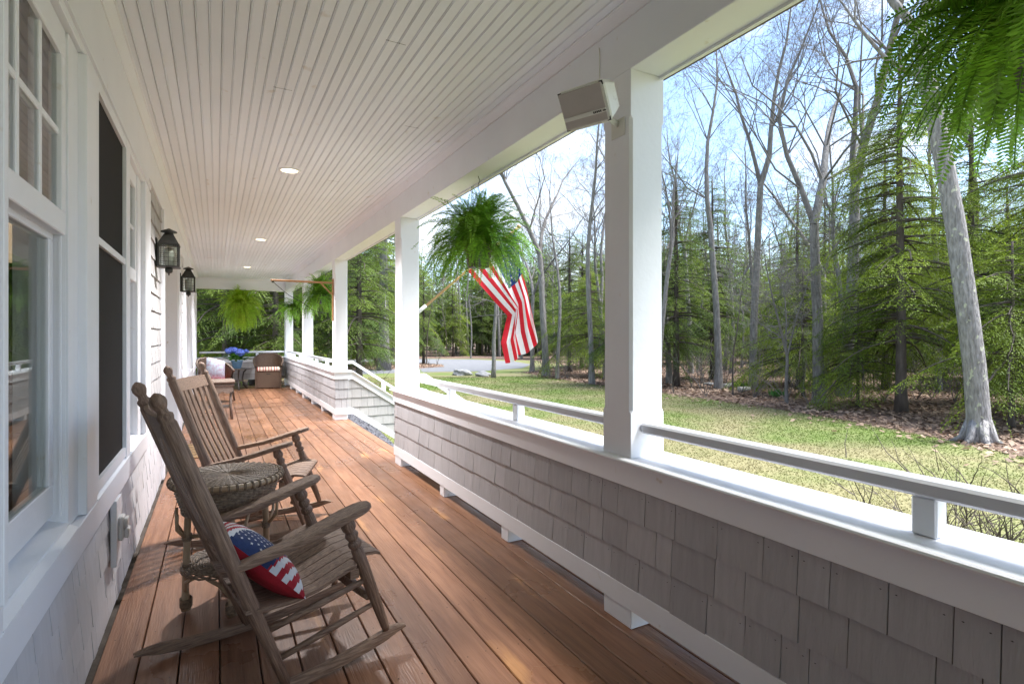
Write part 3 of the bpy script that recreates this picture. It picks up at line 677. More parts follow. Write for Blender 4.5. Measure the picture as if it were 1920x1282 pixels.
m.build('badge', DARK, t)
m = MB(); m.obox(P3(0, 0, .0735), side, up, fd, (.214, .158, .003)); m.build('grille_gap', DARK, t)
m = MB(); m.box((-.003, -.06, -.06), (-.0005, .03, .02)); m.tube([(-.004, -.015, .0), (-.04, -.02, .005), (-.075, -.025, .02)], .006, 8, 0, True, 2.6); m.build('bracket', SPK, t)
m = MB(); m.tube([(-.003, .12, .40), (-.008, .11, .34), (-.004, .115, .25), (-.03, .10, .16), (-.06, .06, .12)], .0028, 6); m.build('cable', SPK, t)

# ------------------------------------------------------------------ cedar bracket with cord on the stair post
t = thing('plant_bracket', 'orange wooden arm bracket on the post beside the stairs', 'bracket', (POSTX - .001, 8.58, 1.5))
m = MB(); m.box((-.022, -.02, 0), (0, .02, .64), 0, .003); m.build('back_plate', CEDAR, t)
m = MB(); m.box((-.88, -.014, .565), (-.0225, .014, .592), 0, .003); m.build('arm', CEDAR, t)
m = MB(); m.obox((-.105, 0, .485), (-.7, 0, .72), (0, 1, 0), (.72, 0, .7), (.23, .018, .018)); m.build('brace', CEDAR, t)
m = MB(); m.tube([(-.84, 0, .565), (-.84, 0, .55), (-.72, 0, .44), (-.62, 0, .36), (-.45, 0, .27), (-.30, 0, .16), (-.22, 0, .13), (-.10, 0, .12)], .004, 6); m.box((-.865, -.018, .545), (-.835, .018, .5645)); m.build('cord', CORD, t)

# ------------------------------------------------------------------ flag
t = thing('flag', 'stars and stripes flag on a wooden pole hanging beyond the rail beside the fern', 'flag', (POSTX + PW + .001, 5.25, 1.50))
org = Vector((POSTX + PW + .001, 5.25, 1.50)); pdir = Vector((.58, 0, .486)).normalized()
m = MB(); m.tube([(0.02, 0, .01), Vector((0.02, 0, .01)) + pdir * 1.49], .0125, 10); m.build('pole', POLE, t)
m = MB(); m.box((0, -.03, -.05), (.008, .03, .06)); m.tube([(.005, 0, 0), Vector((.005, 0, 0)) + pdir * .12], .019, 10); m.build('pole_holder', PLAST, t)
m = MB(); m.lathe(Vector((0.02, 0, .01)) + pdir * 1.491, Vector((0.02, 0, .01)) + pdir * 1.53, [(0, .01), (.3, .024), (.7, .024), (1, .004)], 12); m.build('pole_finial', POLE, t)
A0 = np.array([2.89, 5.25, 2.456]); A1 = np.array([3.20, 5.25, 1.228])          # top edge of the flag, hoist -> fly
Bp = [np.array(p) for p in ((2.31, 5.25, 1.97), (2.60, 5.25, 1.72), (2.84, 5.25, 1.504), (2.74, 5.25, 1.21), (2.78, 5.25, .99))]
Bt = [0, .30, .57, .82, 1.0]
def flagP(u, v):
    """u 0 bottom edge..1 top edge (canton side), v 0 hoist..1 fly."""
    for i in range(4):
        if v <= Bt[i + 1] + 1e-9: break
    f = (v - Bt[i]) / (Bt[i + 1] - Bt[i]); b = Bp[i] * (1 - f) + Bp[i + 1] * f
    tpe = A0 * (1 - v) + A1 * v; tpe[0] += -.03 * math.sin(math.pi * v)
    p = b * (1 - u) + tpe * u
    k = min(1, v * 1.6)
    p[1] += k * (.055 * math.sin(u * 9.5 + v * 2.0 + .6) + .02 * math.sin(u * 21 + v * 5))
    p[0] += k * .030 * math.sin(u * 11.0 - 1.0 + v)
    p[2] -= v * (.045 * math.sin(math.pi * u) + .02 * math.sin(u * 11 + 1)) 
    return Vector(p) - org
m = MB(); NU, NV = 52, 70; vs = [flagP(i / NU, j / NV) for j in range(NV + 1) for i in range(NU + 1)]
fs = []; mi = []
for j in range(NV):
    for i in range(NU):
        u = (i + .5) / NU; v = (j + .5) / NV; st = int(u * 13)
        fs.append((j * (NU + 1) + i, j * (NU + 1) + i + 1, (j + 1) * (NU + 1) + i + 1, (j + 1) * (NU + 1) + i)); mi.append(2 if (u > 6 / 13 and v < .40) else (0 if st % 2 == 0 else 1))
m.add(vs, fs, 0, True); m.m = mi; fl = m.build('cloth', [FRED, FWHI, FBLU], t)
m = MB()
for r_ in range(9):
    for c_ in range(6 if r_ % 2 == 0 else 5):
        uu = 6 / 13 + (7 / 13) * (r_ + 1) / 10; vv = .40 * ((c_ * 2 + 1 + (r_ % 2)) / 12)
        for off in (-.004, .004):
            pts = []
            for k in range(10):
                an = math.pi / 2 + k * math.pi / 5; rr = .017 if k % 2 == 0 else .0068
                q = flagP(min(1, max(0, uu + rr * math.sin(an) / .757)), max(0, vv + rr * math.cos(an) / 1.23)); pts.append(q + Vector((0, off, 0)))
            cc = flagP(uu, vv) + Vector((0, off, 0)); m.add([cc] + pts, [(0, 1 + k, 1 + (k + 1) % 10) for k in range(10)])
m.build('stars', FWHI, t)

# ------------------------------------------------------------------ ferns
def frond(az, el, Ln, droop, rr, wmax=.045, npin=26, curl=0):
    """array of pinna quads for one arching frond starting at the origin."""
    d = np.array([math.cos(az) * math.cos(el), math.sin(az) * math.cos(el), math.sin(el)]); p = np.zeros(3); out = []; st = Ln / npin
    sidev = np.array([-math.sin(az), math.cos(az), 0.0]) ; path = [p.copy()]
    tw = rr.uniform(-.5, .5)
    for i in range(npin):
        s = i / npin
        d = d + np.array([0, 0, -droop * st * (0.6 + 1.6 * s)]) + sidev * curl * st; d /= np.linalg.norm(d); p = p + d * st; path.append(p.copy())
        if s < .06: continue
        wl = wmax * min(1, s * 5 + .25) * (1 - max(0, s - .45) / .58) ** .8 + .004
        up_ = np.cross(sidev, d); up_ /= np.linalg.norm(up_)
        sv = sidev * math.cos(tw) + up_ * math.sin(tw)
        for sg in (-1, 1):
            ld = sv * sg * .93 + d * .30 + up_ * rr.uniform(-.28, .12); ld /= np.linalg.norm(ld); l_ = wl * rr.uniform(.85, 1.12)
            wv = d * (st * .42)
            out.append([p - wv * .6, p + ld * l_ * .55 - wv, p + ld * l_, p + ld * l_ * .55 + wv])
    return np.array(out), path
def fern(name, label, loc, seed, n, Lr, elr, droop, matf, wire_top, potr=.105, poth=.165, detail=26, wm=.045, group='hanging ferns', showpot=True):
    rr = random.Random(seed); t = thing(name, label, 'fern', loc, 0, group)
    Q = []; m2 = MB()
    for i in range(n):
        az = rr.uniform(0, 2 * math.pi); f = rr.random(); el = R(elr[0] + (elr[1] - elr[0]) * f ** .9); Ln = rr.uniform(*Lr) * (1 - .25 * max(0, f - .8) / .2)
        q, pth = frond(az, el, Ln, droop * rr.uniform(.6, 1.5), rr, wm, detail, rr.uniform(-.6, .6))
        o_ = np.array([rr.uniform(-.05, .05), rr.uniform(-.05, .05), rr.uniform(-.01, .02)]); Q.append(q + o_)
        if i % 2 == 0: m2.tube([Vector(a + o_) for a in pth[::4]], [.0022] * len(pth[::4]), 3, 0, False)
    quads('fronds', np.concatenate(Q), matf, t); m2.build('stems', matf, t)
    m = MB(); m.lathe((0, 0, -poth), (0, 0, 0), [(0, potr * .72), (.9, potr), (.901, potr * 1.07), (1, potr * 1.07)], 24); m.build('pot', POTM, t)
    m = MB(); wt = Vector(wire_top) - Vector(loc)
    for k in range(3): a = k * 2.094 + .4; m.tube([(potr * math.cos(a), potr * math.sin(a), 0), (wt.x, wt.y, wt.z - .06)], .0016, 4)
    m.tube([(wt.x, wt.y, wt.z - .06), (wt.x + .012, wt.y, wt.z - .03), (wt.x, wt.y, wt.z)], .003, 6); m.build('hanger', CORD, t)
    return t
bx = POSTX + PW / 2
fern('hanging_fern', 'big hanging fern in a black pot in front of the flag', (bx, 3.58, 1.93), 5, 240, (.34, .54), (-10, 84), 3.0, FERN, (bx, 3.58, BEAMZ), detail=40, wm=.052)
fern('hanging_fern', 'hanging fern cut off by the upper right corner of the picture', (bx + .06, .50, 2.03), 6, 300, (.30, .46), (-25, 85), 3.3, FERN, (bx + .06, .50, BEAMZ), detail=40, wm=.052)
fern('hanging_fern', 'large round sunlit yellow green hanging fern at the far end opening', (.56, YEND + .10, 2.02), 8, 420, (.50, .72), (-60, 85), 2.6, FERNLIT, (.56, YEND + .10, BEAMZ), detail=20, wm=.06)
fern('hanging_fern', 'hanging fern touching the post with the wooden bracket', (bx - .02, 10.25, 2.02), 9, 150, (.36, .60), (-25, 85), 3.0, FERN, (bx, 10.28, BEAMZ), detail=18, wm=.05)
fern('hanging_fern', 'small farther fern hanging left of the fern by the bracket', (bx - .02, 13.60, 1.92), 10, 130, (.42, .62), (-15, 75), 3.0, FERN, (bx, 13.62, BEAMZ), detail=18, wm=.05)

# ------------------------------------------------------------------ rocking chairs
def rocking_chair(label, loc, rz, wd=.53):
    t = thing('rocking_chair', label, 'rocking chair', loc, rz, 'weathered wooden rocking chairs')
    arc = lambda s_: (s_ + .44) ** 2 / 3.9
    legp = [(0, .014), (.05, .0165), (.35, .0225), (.60, .0245), (.735, .023), (.75, .018), (.765, .0245), (.785, .0265), (.80, .0245), (.812, .0165), (.83, .021), (.855, .026), (.88, .0215), (.893, .0175), (.91, .026), (.94, .028), (.985, .0225), (1, .019)]
    for y in (0, wd):
        m = MB(); m.lathe((0.004, y, arc(0) + .040), (-.166, y, .572), legp, 18); m.build('front_leg', OAKZ, t)
        b0 = Vector((-.385, y, .030)); b1 = Vector((-.783, y, 1.092))
        m = MB(); m.lathe(b0, b1, [(0, .017), (.12, .0205), (.30, .0245), (.60, .0265), (.905, .0255), (.915, .0215), (.925, .025), (.933, .025), (.94, .0165), (.95, .0155), (.958, .020), (.97, .0245), (.982, .0235), (.993, .015), (1, .003)], 20)
        m.build('back_post', OAKZ, t)
        # rocker
        m = MB(); S_ = np.linspace(-.79, .085, 22); vs = []
        for i, s_ in enumerate(S_):
            e = min(1, i / 2.5 + .35, (21 - i) / 2.0 + .4); z = arc(s_); hh = .040 * e; lift = .0 if 1 < i < 20 else .006
            for (yy, zz) in ((-.014, z + lift + .002), (.014, z + lift + .002), (.015, z + lift + hh * .5), (.011, z + hh), (-.011, z + hh), (-.015, z + lift + hh * .5)): vs.append((s_, y + yy, zz))
        m.add(vs, [(i * 6 + k, i * 6 + (k + 1) % 6, i * 6 + 6 + (k + 1) % 6, i * 6 + 6 + k) for i in range(21) for k in range(6)] + [tuple(range(6)), tuple(range(126, 132))], 0, False)
        m.build('rocker', OAK, t)
        # arm
        out_ = -1 if y == 0 else 1
        ra = Vector((-.552, y, .482)); fa = Vector((-.070, y, .606)); ad = (fa - ra).normalized(); nn_ = Vector((-ad.z, 0, ad.x)); LL = (fa - ra).length
        pl = [(0, -.020), (.04, -.026), (.18, -.033), (.30, -.046), (.40, -.053), (.45, -.050), (.478, -.038), (LL, -.016), (LL, .012), (.478, .034), (.45, .044), (.40, .048), (.30, .044), (.18, .034), (.04, .024), (0, .018)]
        m = MB(); vs = []; nP = len(pl)
        for off, shr in ((-.013, .92), (-.009, 1), (.008, 1), (.012, .93)):
            for (a, b) in pl: vs.append(ra + ad * (LL / 2 + (a - LL / 2) * (1 - (1 - shr) * .2)) + Vector((0, b * shr + out_ * .004, 0)) + nn_ * (off + .012 * math.sin(a / LL * math.pi * 2 + 2.2) * .5))
        m.add(vs, [(i * nP + k, i * nP + (k + 1) % nP, i * nP + nP + (k + 1) % nP, i * nP + nP + k) for i in range(3) for k in range(nP)] + [tuple(range(nP))[::-1], tuple(range(3 * nP, 4 * nP))])
        m.build('armrest', OAK, t)
        m = MB(); m.lathe((-.462, y, .237), (-.097, y, .312), [(0, .011), (.5, .014), (1, .011)], 10); m.build('stretcher', OAK, t)
        m = MB(); m.lathe((-.420, y, .125), (-.062, y, .208), [(0, .010), (.5, .013), (1, .010)], 10); m.build('stretcher', OAK, t)
    tp = [(0, .012), (.08, .015), (.28, .021), (.36, .022), (.38, .016), (.41, .023), (.44, .016), (.47, .024), (.53, .024), (.56, .016), (.59, .023), (.62, .016), (.64, .022), (.72, .021), (.92, .015), (1, .012)]
    m = MB(); m.lathe((-.074, 0, .243), (-.074, wd, .243), tp, 14); m.build('front_stretcher', OAK, t)
    m = MB(); m.lathe((-.448, 0, .205), (-.448, wd, .205), [(0, .011), (.5, .014), (1, .011)], 10); m.build('back_stretcher', OAK, t)
    # seat of bent slats
    pr = [(-.525, .326), (-.45, .318), (-.36, .318), (-.28, .332), (-.20, .360), (-.13, .384), (-.07, .392), (-.02, .386), (-.002, .378)]
    m = MB(); ns = 9; sw = (wd + .05) / ns
    for k in range(ns):
        y0 = -.025 + k * sw + .002; y1 = y0 + sw - .005; P_ = pr if 0 < k < ns - 1 else pr[:6]
        vs = []
        for (s_, z) in P_:
            vs += [(s_, y0, z), (s_, y1, z), (s_, y1, z + .013), (s_, (y0 + y1) / 2, z + .0145), (s_, y0, z + .013)]
        nq = len(P_); m.add(vs, [(i * 5 + q, i * 5 + (q + 1) % 5, i * 5 + 5 + (q + 1) % 5, i * 5 + 5 + q) for i in range(nq - 1) for q in range(5)] + [tuple(range(5)), tuple(range(5 * nq - 5, 5 * nq))])
    m.box((-.150, -.01, .335), (-.115, wd + .01, .372)); m.box((-.505, -.01, .288), (-.47, wd + .01, .317))
    m.build('seat', OAK, t)
    # backrest
    bdv = Vector((-.398, 0, 1.062)).normalized(); bn = Vector((bdv.z, 0, -bdv.x)); m = MB()
    def bp(h_, y): return Vector((-.385, y, .03)) + bdv * (h_ / bdv.z)
    n_ = 12; vs = []
    for k in range(n_ + 1):
        y = .012 + (wd - .024) * k / n_; bow = -.018 * math.sin(math.pi * k / n_)
        for (h_, o_) in ((.905, -.008), (.905, .008), (.975 + .008 * math.sin(math.pi * k / n_), .007), (.975 + .008 * math.sin(math.pi * k / n_), -.007)): vs.append(bp(h_, y) + bn * (o_ + bow))
    m.add(vs, [(i * 4 + q, i * 4 + (q + 1) % 4, i * 4 + 4 + (q + 1) % 4, i * 4 + 4 + q) for i in range(n_) for q in range(4)] + [(0, 1, 2, 3), tuple(range(4 * n_, 4 * n_ + 4))])
    m.build('crest_rail', OAK, t)
    m = MB(); m.obox(bp(.385, wd / 2), (0, 1, 0), bn, bdv, (wd - .03, .018, .045)); m.build('lower_rail', OAK, t)
    m = MB()
    for k in range(6):
        y = wd * (k + .95) / 6.9; h0, h1 = .40, .906; a = bp(h0, y); b = bp(h1, y); bow = -.016 * math.sin(math.pi * (y / wd)); c_ = []
        for q in range(7):
            f = q / 6; pp = a + (b - a) * f + bn * (bow * f - .012 * math.sin(math.pi * f))
            for (yy, oo) in ((-.021, -.005), (.021, -.005), (.021, .005), (-.021, .005)): c_.append(pp + Vector((0, yy, 0)) + bn * oo)
        m.add(c_, [(i * 4 + r_, i * 4 + (r_ + 1) % 4, i * 4 + 4 + (r_ + 1) % 4, i * 4 + 4 + r_) for i in range(6) for r_ in range(4)] + [(0, 1, 2, 3), (24, 25, 26, 27)])
    m.build('back_slats', OAKZ, t)
    return t
c1 = rocking_chair('weathered wooden rocking chair nearest the camera, holding the flag pillow', (.599, 2.169, 0), R(11.2))
dup(c1, (.484, 3.581, 0), R(-18), 'weathered wooden rocking chair behind the round wicker table', 'weathered wooden rocking chairs')

# flag pillow on the near chair: a puffed square leaning on the backrest
t = thing('pillow', 'red white and blue stars and stripes pillow on the near rocking chair', 'pillow')
ca, sa = math.cos(R(11.2)), math.sin(R(11.2))
def ch(s_, y, z): return Vector((.599 + s_ * ca - y * sa, 2.169 + s_ * sa + y * ca, z))
pc = ch(-.43, .18, .432); eu = (ch(0, 1, 0) - ch(0, 0, 0)).normalized(); ev = (ch(-.46, 0, .95) - ch(0, 0, 0.05)).normalized()
ev = Vector((-.70 * ca, -.70 * sa, .72)).normalized()
rot = R(-14); eu, ev = eu * math.cos(rot) + ev * math.sin(rot), ev * math.cos(rot) - eu * math.sin(rot); en = eu.cross(ev).normalized()
if en.x < 0: en = -en
hp = .19; NP = 48
def pil(a, b, sgn):
    e = (1 - abs(a) ** 2.4) * (1 - abs(b) ** 2.4); pin = 1 - .07 * (1 - a * a) * (abs(b) ** 3) ; pin2 = 1 - .07 * (1 - b * b) * (abs(a) ** 3)
    return pc + eu * (hp * a * pin2) + ev * (hp * b * pin) + en * (sgn * .064 * max(0, e) ** .5)
for sgn, nm, lb in ((1, 'front_panel', 'stars and stripes front'), (-1, 'back_panel', 'plain red back')):
    m = MB(); vs = [pil(-1 + 2 * i / NP, -1 + 2 * j / NP, sgn) for j in range(NP + 1) for i in range(NP + 1)]; fs = []; mi = []
    for j in range(NP):
        for i in range(NP):
            a = -1 + 2 * (i + .5) / NP; b = -1 + 2 * (j + .5) / NP; fs.append((j * (NP + 1) + i, j * (NP + 1) + i + 1, (j + 1) * (NP + 1) + i + 1, (j + 1) * (NP + 1) + i))
            if sgn < 0: mi.append(0); continue
            q = a * .42 + b * .9 + .06 * math.sin(a * 4)
            if -.46 < q < .38: mi.append(2)
            else: mi.append(int((q + 3) / .125) % 2)
    m.add(vs, fs, 0, True); m.m = mi; m.build(nm, [PRED, PWHI, PBLU], t)
m = MB()
for r_ in range(9):
    for c_ in range(12):
        a = -.95 + c_ * .165 + (r_ % 2) * .082; b0 = (-.42 + r_ * .094 - a * .42 - .06 * math.sin(a * 4)) / .9
        if abs(a) > .9 or abs(b0) > .9: continue
        pts = []
        for k in range(10): an = math.pi / 2 + k * math.pi / 5; rr = .036 if k % 2 == 0 else .0145; pts.append(pil(a + rr * math.cos(an), b0 + rr * math.sin(an), 1) + en * .0025)
        m.add([pil(a, b0, 1) + en * .0025] + pts, [(0, 1 + k, 1 + (k + 1) % 10) for k in range(10)])
m.build('stars', PWHI, t)

# ------------------------------------------------------------------ wicker
def weave(m, rings, amp=.0016, spokes=44, r0=.0032, mi=0):
    for k, (r_, z) in enumerate(rings):
        n_ = 2 * spokes if r_ > .12 else spokes
        ph = math.pi * (k % 2); m.tube([(r_ * math.cos(a), r_ * math.sin(a), z + amp * math.sin(a * spokes / 2 + ph) if True else z) for a in np.linspace(0, 2 * math.pi, n_ + 1)[:-1]], r0, 5, mi, False, 1.0, True)
def weave_side(m, rings, amp=.0022, spokes=44, r0=.0034, mi=0):
    for k, (r_, z) in enumerate(rings):
        n_ = 2 * spokes; ph = math.pi * (k % 2)
        m.tube([((r_ + amp * math.sin(a * spokes / 2 * 1.0 + ph)) * math.cos(a), (r_ + amp * math.sin(a * spokes / 2 + ph)) * math.sin(a), z) for a in np.linspace(0, 2 * math.pi, n_ + 1)[:-1]], r0, 5, mi, False, 1.0, True)
t = thing('wicker_table', 'two tier round wicker side table between the rocking chairs', 'side table', (.05, 2.93, 0), R(4))
RT, ZT = .262, .612; t.scale = (.89, .89, 1)
m = MB(); weave(m, [(.008 + k * .0066, ZT) for k in range(37)], .002, 44, .0037)
m.lathe((0, 0, ZT - .006), (0, 0, ZT - .001), [(0, .25), (1, .25)], 40)
for k in range(26): a = k * 2 * math.pi / 26; m.tube([(.01 * math.cos(a), .01 * math.sin(a), ZT + .003), (.14 * math.cos(a), .14 * math.sin(a), ZT + .004), (.25 * math.cos(a), .25 * math.sin(a), ZT + .003)], .0028, 4)
m.build('table_top', WICK, t)
m = MB(); m.tube([(RT * math.cos(a), RT * math.sin(a), ZT - .012) for a in np.linspace(0, 2 * math.pi, 65)[:-1]], .0135, 10, 0, False, 1.0, True); m.build('rim', CANE, t)
m = MB()
for k in range(46):
    a = k * 2 * math.pi / 46; cx, cy = RT * math.cos(a), RT * math.sin(a)
    for da in (-.012, .012):
        ca_, sa_ = math.cos(a + da), math.sin(a + da)
        m.tube([((RT + .0165 * math.cos(q)) * ca_, (RT + .0165 * math.cos(q)) * sa_, ZT - .012 + .0165 * math.sin(q)) for q in np.linspace(0, 2 * math.pi, 9)[:-1]], .0026, 4, 0, False, 1.0, True)
m.build('rim_binding', WICK, t)['kind'] = 'stuff'
m = MB(); weave_side(m, [(.248 - .036 * (k / 17) ** 1.2, ZT - .03 - k * .0066) for k in range(18)], .003, 52, .0038)
m.tube([(.258 * math.cos(a), .258 * math.sin(a), ZT - .028) for a in np.linspace(0, 2 * math.pi, 65)[:-1]], .005, 6, 0, False, 1.0, True)
m.tube([(.213 * math.cos(a), .213 * math.sin(a), ZT - .15) for a in np.linspace(0, 2 * math.pi, 49)[:-1]], .006, 6, 0, False, 1.0, True)
m.build('woven_apron', WICK, t)
for k in range(4):
    a = k * math.pi / 2 + R(0) + math.pi; ca_, sa_ = math.cos(a), math.sin(a); q = lambda r_, z: (r_ * ca_, r_ * sa_, z)
    m = MB(); m.tube([q(.196, .10), q(.194, .03), q(.192, .012)], [.017, .02, .024], 10)
    m.tube([q(.178, .60), q(.186, .40), q(.192, .20), q(.196, .09), q(.194, .02)], [.0165, .0165, .0165, .0165, .015], 10)
    lg = m.build('leg', CANE, t)
    m = MB()
    for zc, nn_ in ((.03, 6), (.205, 4), (.335, 4), (.46, 3)):
        for i in range(nn_):
            z_ = zc + i * .007; rr = .193 if z_ < .2 else .188; wr = .0205 + (.006 if zc < .05 else 0)
            m.tube([(rr * ca_ + wr * math.cos(p_), rr * sa_ + wr * math.sin(p_), z_ + .004 * math.sin(p_)) for p_ in np.linspace(0, 2 * math.pi, 11)[:-1]], .004, 5, 0, False, 1.0, True)
    m.build('binding', WICK, lg)
    m = MB()
    for sg in (-1, 1):
        b_ = a + sg * .6; m.tube([q(.193, .34), (.24 * math.cos(a + sg * .22), .24 * math.sin(a + sg * .22), .40), (.245 * math.cos(a + sg * .3), .245 * math.sin(a + sg * .3), .47)], .0085, 7)
        m.tube([q(.196, .09), (.2 * math.cos(a + sg * .25), .2 * math.sin(a + sg * .25), .155), (.19 * math.cos(b_), .19 * math.sin(b_), .188)], .0095, 7)
    m.build('brace', CANE, t)
m = MB()
for k in range(2): a = k * math.pi / 2 + .0; m.tube([(.19 * math.cos(a), .19 * math.sin(a), .345), (0, 0, .335 + .02 * k), (-.19 * math.cos(a), -.19 * math.sin(a), .345)], .009, 7)
m.build('cross_stretcher', CANE, t)
m = MB(); weave(m, [(.008 + k * .0068, .212 + .0) for k in range(30)], .002, 40, .0038); m.lathe((0, 0, .204), (0, 0, .209), [(0, .20), (1, .20)], 40)
weave(m, [(.212, .212), (.216, .204), (.217, .196)], .003, 40, .005)
m.build('shelf', WICK, t)

# small wicker table with a scalloped apron, behind the second rocker
t = thing('wicker_table', 'small wicker stand with a scalloped apron behind the second rocking chair', 'side table', (.02, 9.55, 0), 0)
m = MB(); m.box((-.22, -.20, .545), (.22, .20, .60), 0, .02); m.tube([(-.225, -.205, .57), (.225, -.205, .57), (.225, .205, .57), (-.225, .205, .57)], .022, 8, 0, False, 1, True); m.tube([(-.215, -.195, .52), (.215, -.195, .52), (.215, .195, .52), (-.215, .195, .52)], .02, 8, 0, False, 1, True); m.build('table_top', WICK3, t)
m = MB()
for (ax, off) in (('x', -.20), ('x', .20), ('y', -.215), ('y', .215)):
    n_ = 24; vs = []
    for k in range(n_ + 1):
        f = -1 + 2 * k / n_; z = .43 - .035 * abs(math.sin((f + 1) * math.pi * 1.5)) ; q = .21 * f
        a = (q, off) if ax == 'x' else (off, q * .93); vs += [(a[0], a[1], .51), (a[0], a[1], z)]
    m.add(vs, [(2 * k, 2 * k + 2, 2 * k + 3, 2 * k + 1) for k in range(n_)])
m.build('scalloped_apron', WICK3, t)
for sx in (-1, 1):
    for sy in (-1, 1): m = MB(); m.tube([(sx * .185, sy * .17, .51), (sx * .18, sy * .165, .2), (sx * .195, sy * .18, .0)], [.017, .015, .02], 8); m.build('leg', WICK3, t)
m = MB(); m.box((-.17, -.155, .17), (.17, .155, .19)); m.build('shelf', WICK3, t)

def barrel_chair(label, loc, rz, matw, box, sc=1.0):
    """wicker tub chair facing local -Y."""
    t = thing('wicker_chair', label, 'wicker chair', loc, rz, 'wicker armchairs at the far end'); n_ = 26
    m = MB(); vs = []
    for off in (0, -.025):
        for k in range(n_ + 1):
            f = -1 + 2 * k / n_; an = f * R(118); rx, ry = .30 + off, .29 + off
            x, y = rx * math.sin(an), ry * math.cos(an) * .95 - .02
            top = .56 + .27 * max(0, math.cos(an * .72)) ** 1.3 if not box else .52 + .31 * max(0, math.cos(an * .76)) ** .75
            fl = 1 + .10 * (1 if not box else .8)
            vs += [(x * .90, y * .92, .30), (x * .96, y * .97, .45), (x * fl, y * fl, top)]
    M_ = 3 * (n_ + 1); fs = []
    for k in range(n_):
        for q in range(2):
            a = 3 * k + q; fs.append((a, a + 3, a + 4, a + 1)); fs.append((M_ + a, M_ + a + 1, M_ + a + 4, M_ + a + 3))
    m.add(vs, fs, 0, True); m.build('backrest', matw, t)
    m = MB(); m.tube([Vector(vs[3 * k + 2]) + Vector((0, 0, .005)) for k in range(n_ + 1)], .022, 8); m.build('rolled_rim', matw, t)
    m = MB()
    if box:
        m.box((-.262, -.22, .012), (.262, .25, .415), 0, .012); m.build('base', matw, t)
        m = MB(); m.box((-.045, -.2235, .345), (.045, -.2205, .365)); m.build('handle_slot', DARK, t)
        for sx in (-1, 1):
            m = MB(); m.box((sx * .275 - .018, -.245, 0), (sx * .275 + .018, -.21, .50), 0, .008); m.build('leg', WICK2, t)
    else:
        m.box((-.26, -.24, .30), (.26, .24, .36), 0, .02); m.build('base', matw, t)
        for sx in (-1, 1):
            for sy in (-1, 1): m = MB(); m.tube([(sx * .22, sy * .20, .30), (sx * .25, sy * .23, 0)], [.02, .017], 8); m.build('leg', matw, t)
    return t
barrel_chair('brown wicker tub chair with a striped cushion in the far right corner', (1.13, 14.62, 0), R(-4), WICK2, True)
barrel_chair('brown wicker armchair by the wall with a floral pillow', (-.02, 12.05, 0), R(38), WICK2, False)
t = thing('cushion', 'red and cream striped cushion on the wicker chair in the far right corner', 'cushion', (1.13, 14.60, .416), R(-4))
m = MB(); vs = []; n_ = 28
for k in range(n_ + 1):
    x = -.25 + .5 * k / n_; pf = .008 * abs(math.sin(k * math.pi / 3.5))
    for (y, z) in ((-.215, .004), (-.232, .045), (-.19, .085 + pf), (0, .095 + pf), (.2, .08), (.2, .004)): vs.append((x, y, z))
fs = [(k * 6 + q, k * 6 + (q + 1) % 6, k * 6 + 6 + (q + 1) % 6, k * 6 + 6 + q) for k in range(n_) for q in range(6)]
m.add(vs, fs, 0, True); m.m = [1 if (k % 7) in (0, 3) else 0 for k in range(n_) for q in range(6)]; m.add([vs[q] for q in range(6)] + [vs[n_ * 6 + q] for q in range(6)], [(0, 1, 2, 3, 4, 5), (6, 7, 8, 9, 10, 11)]); m.build('padding', [CUSHW, PRED], t)
t = thing('cushion', 'red cushion on the seat of the wicker armchair by the wall', 'cushion', (-.02, 12.05, .361), R(38))
m = MB(); m.box((-.25, -.27, 0), (.25, .2, .07), 0, .03); m.build('padding', REDC, t)
t = thing('pillow', 'pale blue floral pillow on the wicker armchair by the wall', 'pillow', (.02, 11.98, .60), R(38))
m = MB(); n_ = 12; 
for sg in (-1, 1):
    vs = []
    for j in range(n_ + 1):
        for i in range(n_ + 1):
            a, b = -1 + 2 * i / n_, -1 + 2 * j / n_; vs.append(Vector((.2 * a + .05 * b, sg * .07 * max(0, (1 - a ** 2) * (1 - b ** 2)) ** .5 + .06 * b + .04, .19 * b - .05 * a + .03)))
    m.add(vs, [(j * (n_ + 1) + i, j * (n_ + 1) + i + 1, (j + 1) * (n_ + 1) + i + 1, (j + 1) * (n_ + 1) + i) for j in range(n_) for i in range(n_)], 0, True)
m.build('padding', FLOR, t)
t = thing('bistro_table', 'small round dark metal table under the blue hydrangea', 'side table', (.46, 14.55, 0))
m = MB(); m.lathe((0, 0, .478), (0, 0, .50), [(0, .27), (.3, .30), (1, .30)], 32); m.build('table_top', COPR, t)
for k in range(3):
    a = k * 2.094 + .6; ca_, sa_ = math.cos(a), math.sin(a); m = MB(); m.tube([(.24 * ca_, .24 * sa_, .478), (.15 * ca_, .15 * sa_, .40), (.12 * ca_, .12 * sa_, .25), (.15 * ca_, .15 * sa_, .10), (.25 * ca_, .25 * sa_, .0)], .018, 8); m.build('leg', COPR, t)
m = MB(); m.tube([(.12 * math.cos(a), .12 * math.sin(a), .20) for a in np.linspace(0, 6.283, 25)[:-1]], .008, 6, 0, False, 1, True); m.build('ring_brace', COPR, t)
t = thing('hydrangea', 'blue flowering hydrangea in a blue pot on the round metal table', 'potted plant', (.44, 14.52, .501))
m = MB(); m.lathe((0, 0, 0), (0, 0, .19), [(0, .085), (.9, .125), (.91, .135), (1, .135)], 24); m.build('pot', BPOT, t)
Q = []; rr = random.Random(4)
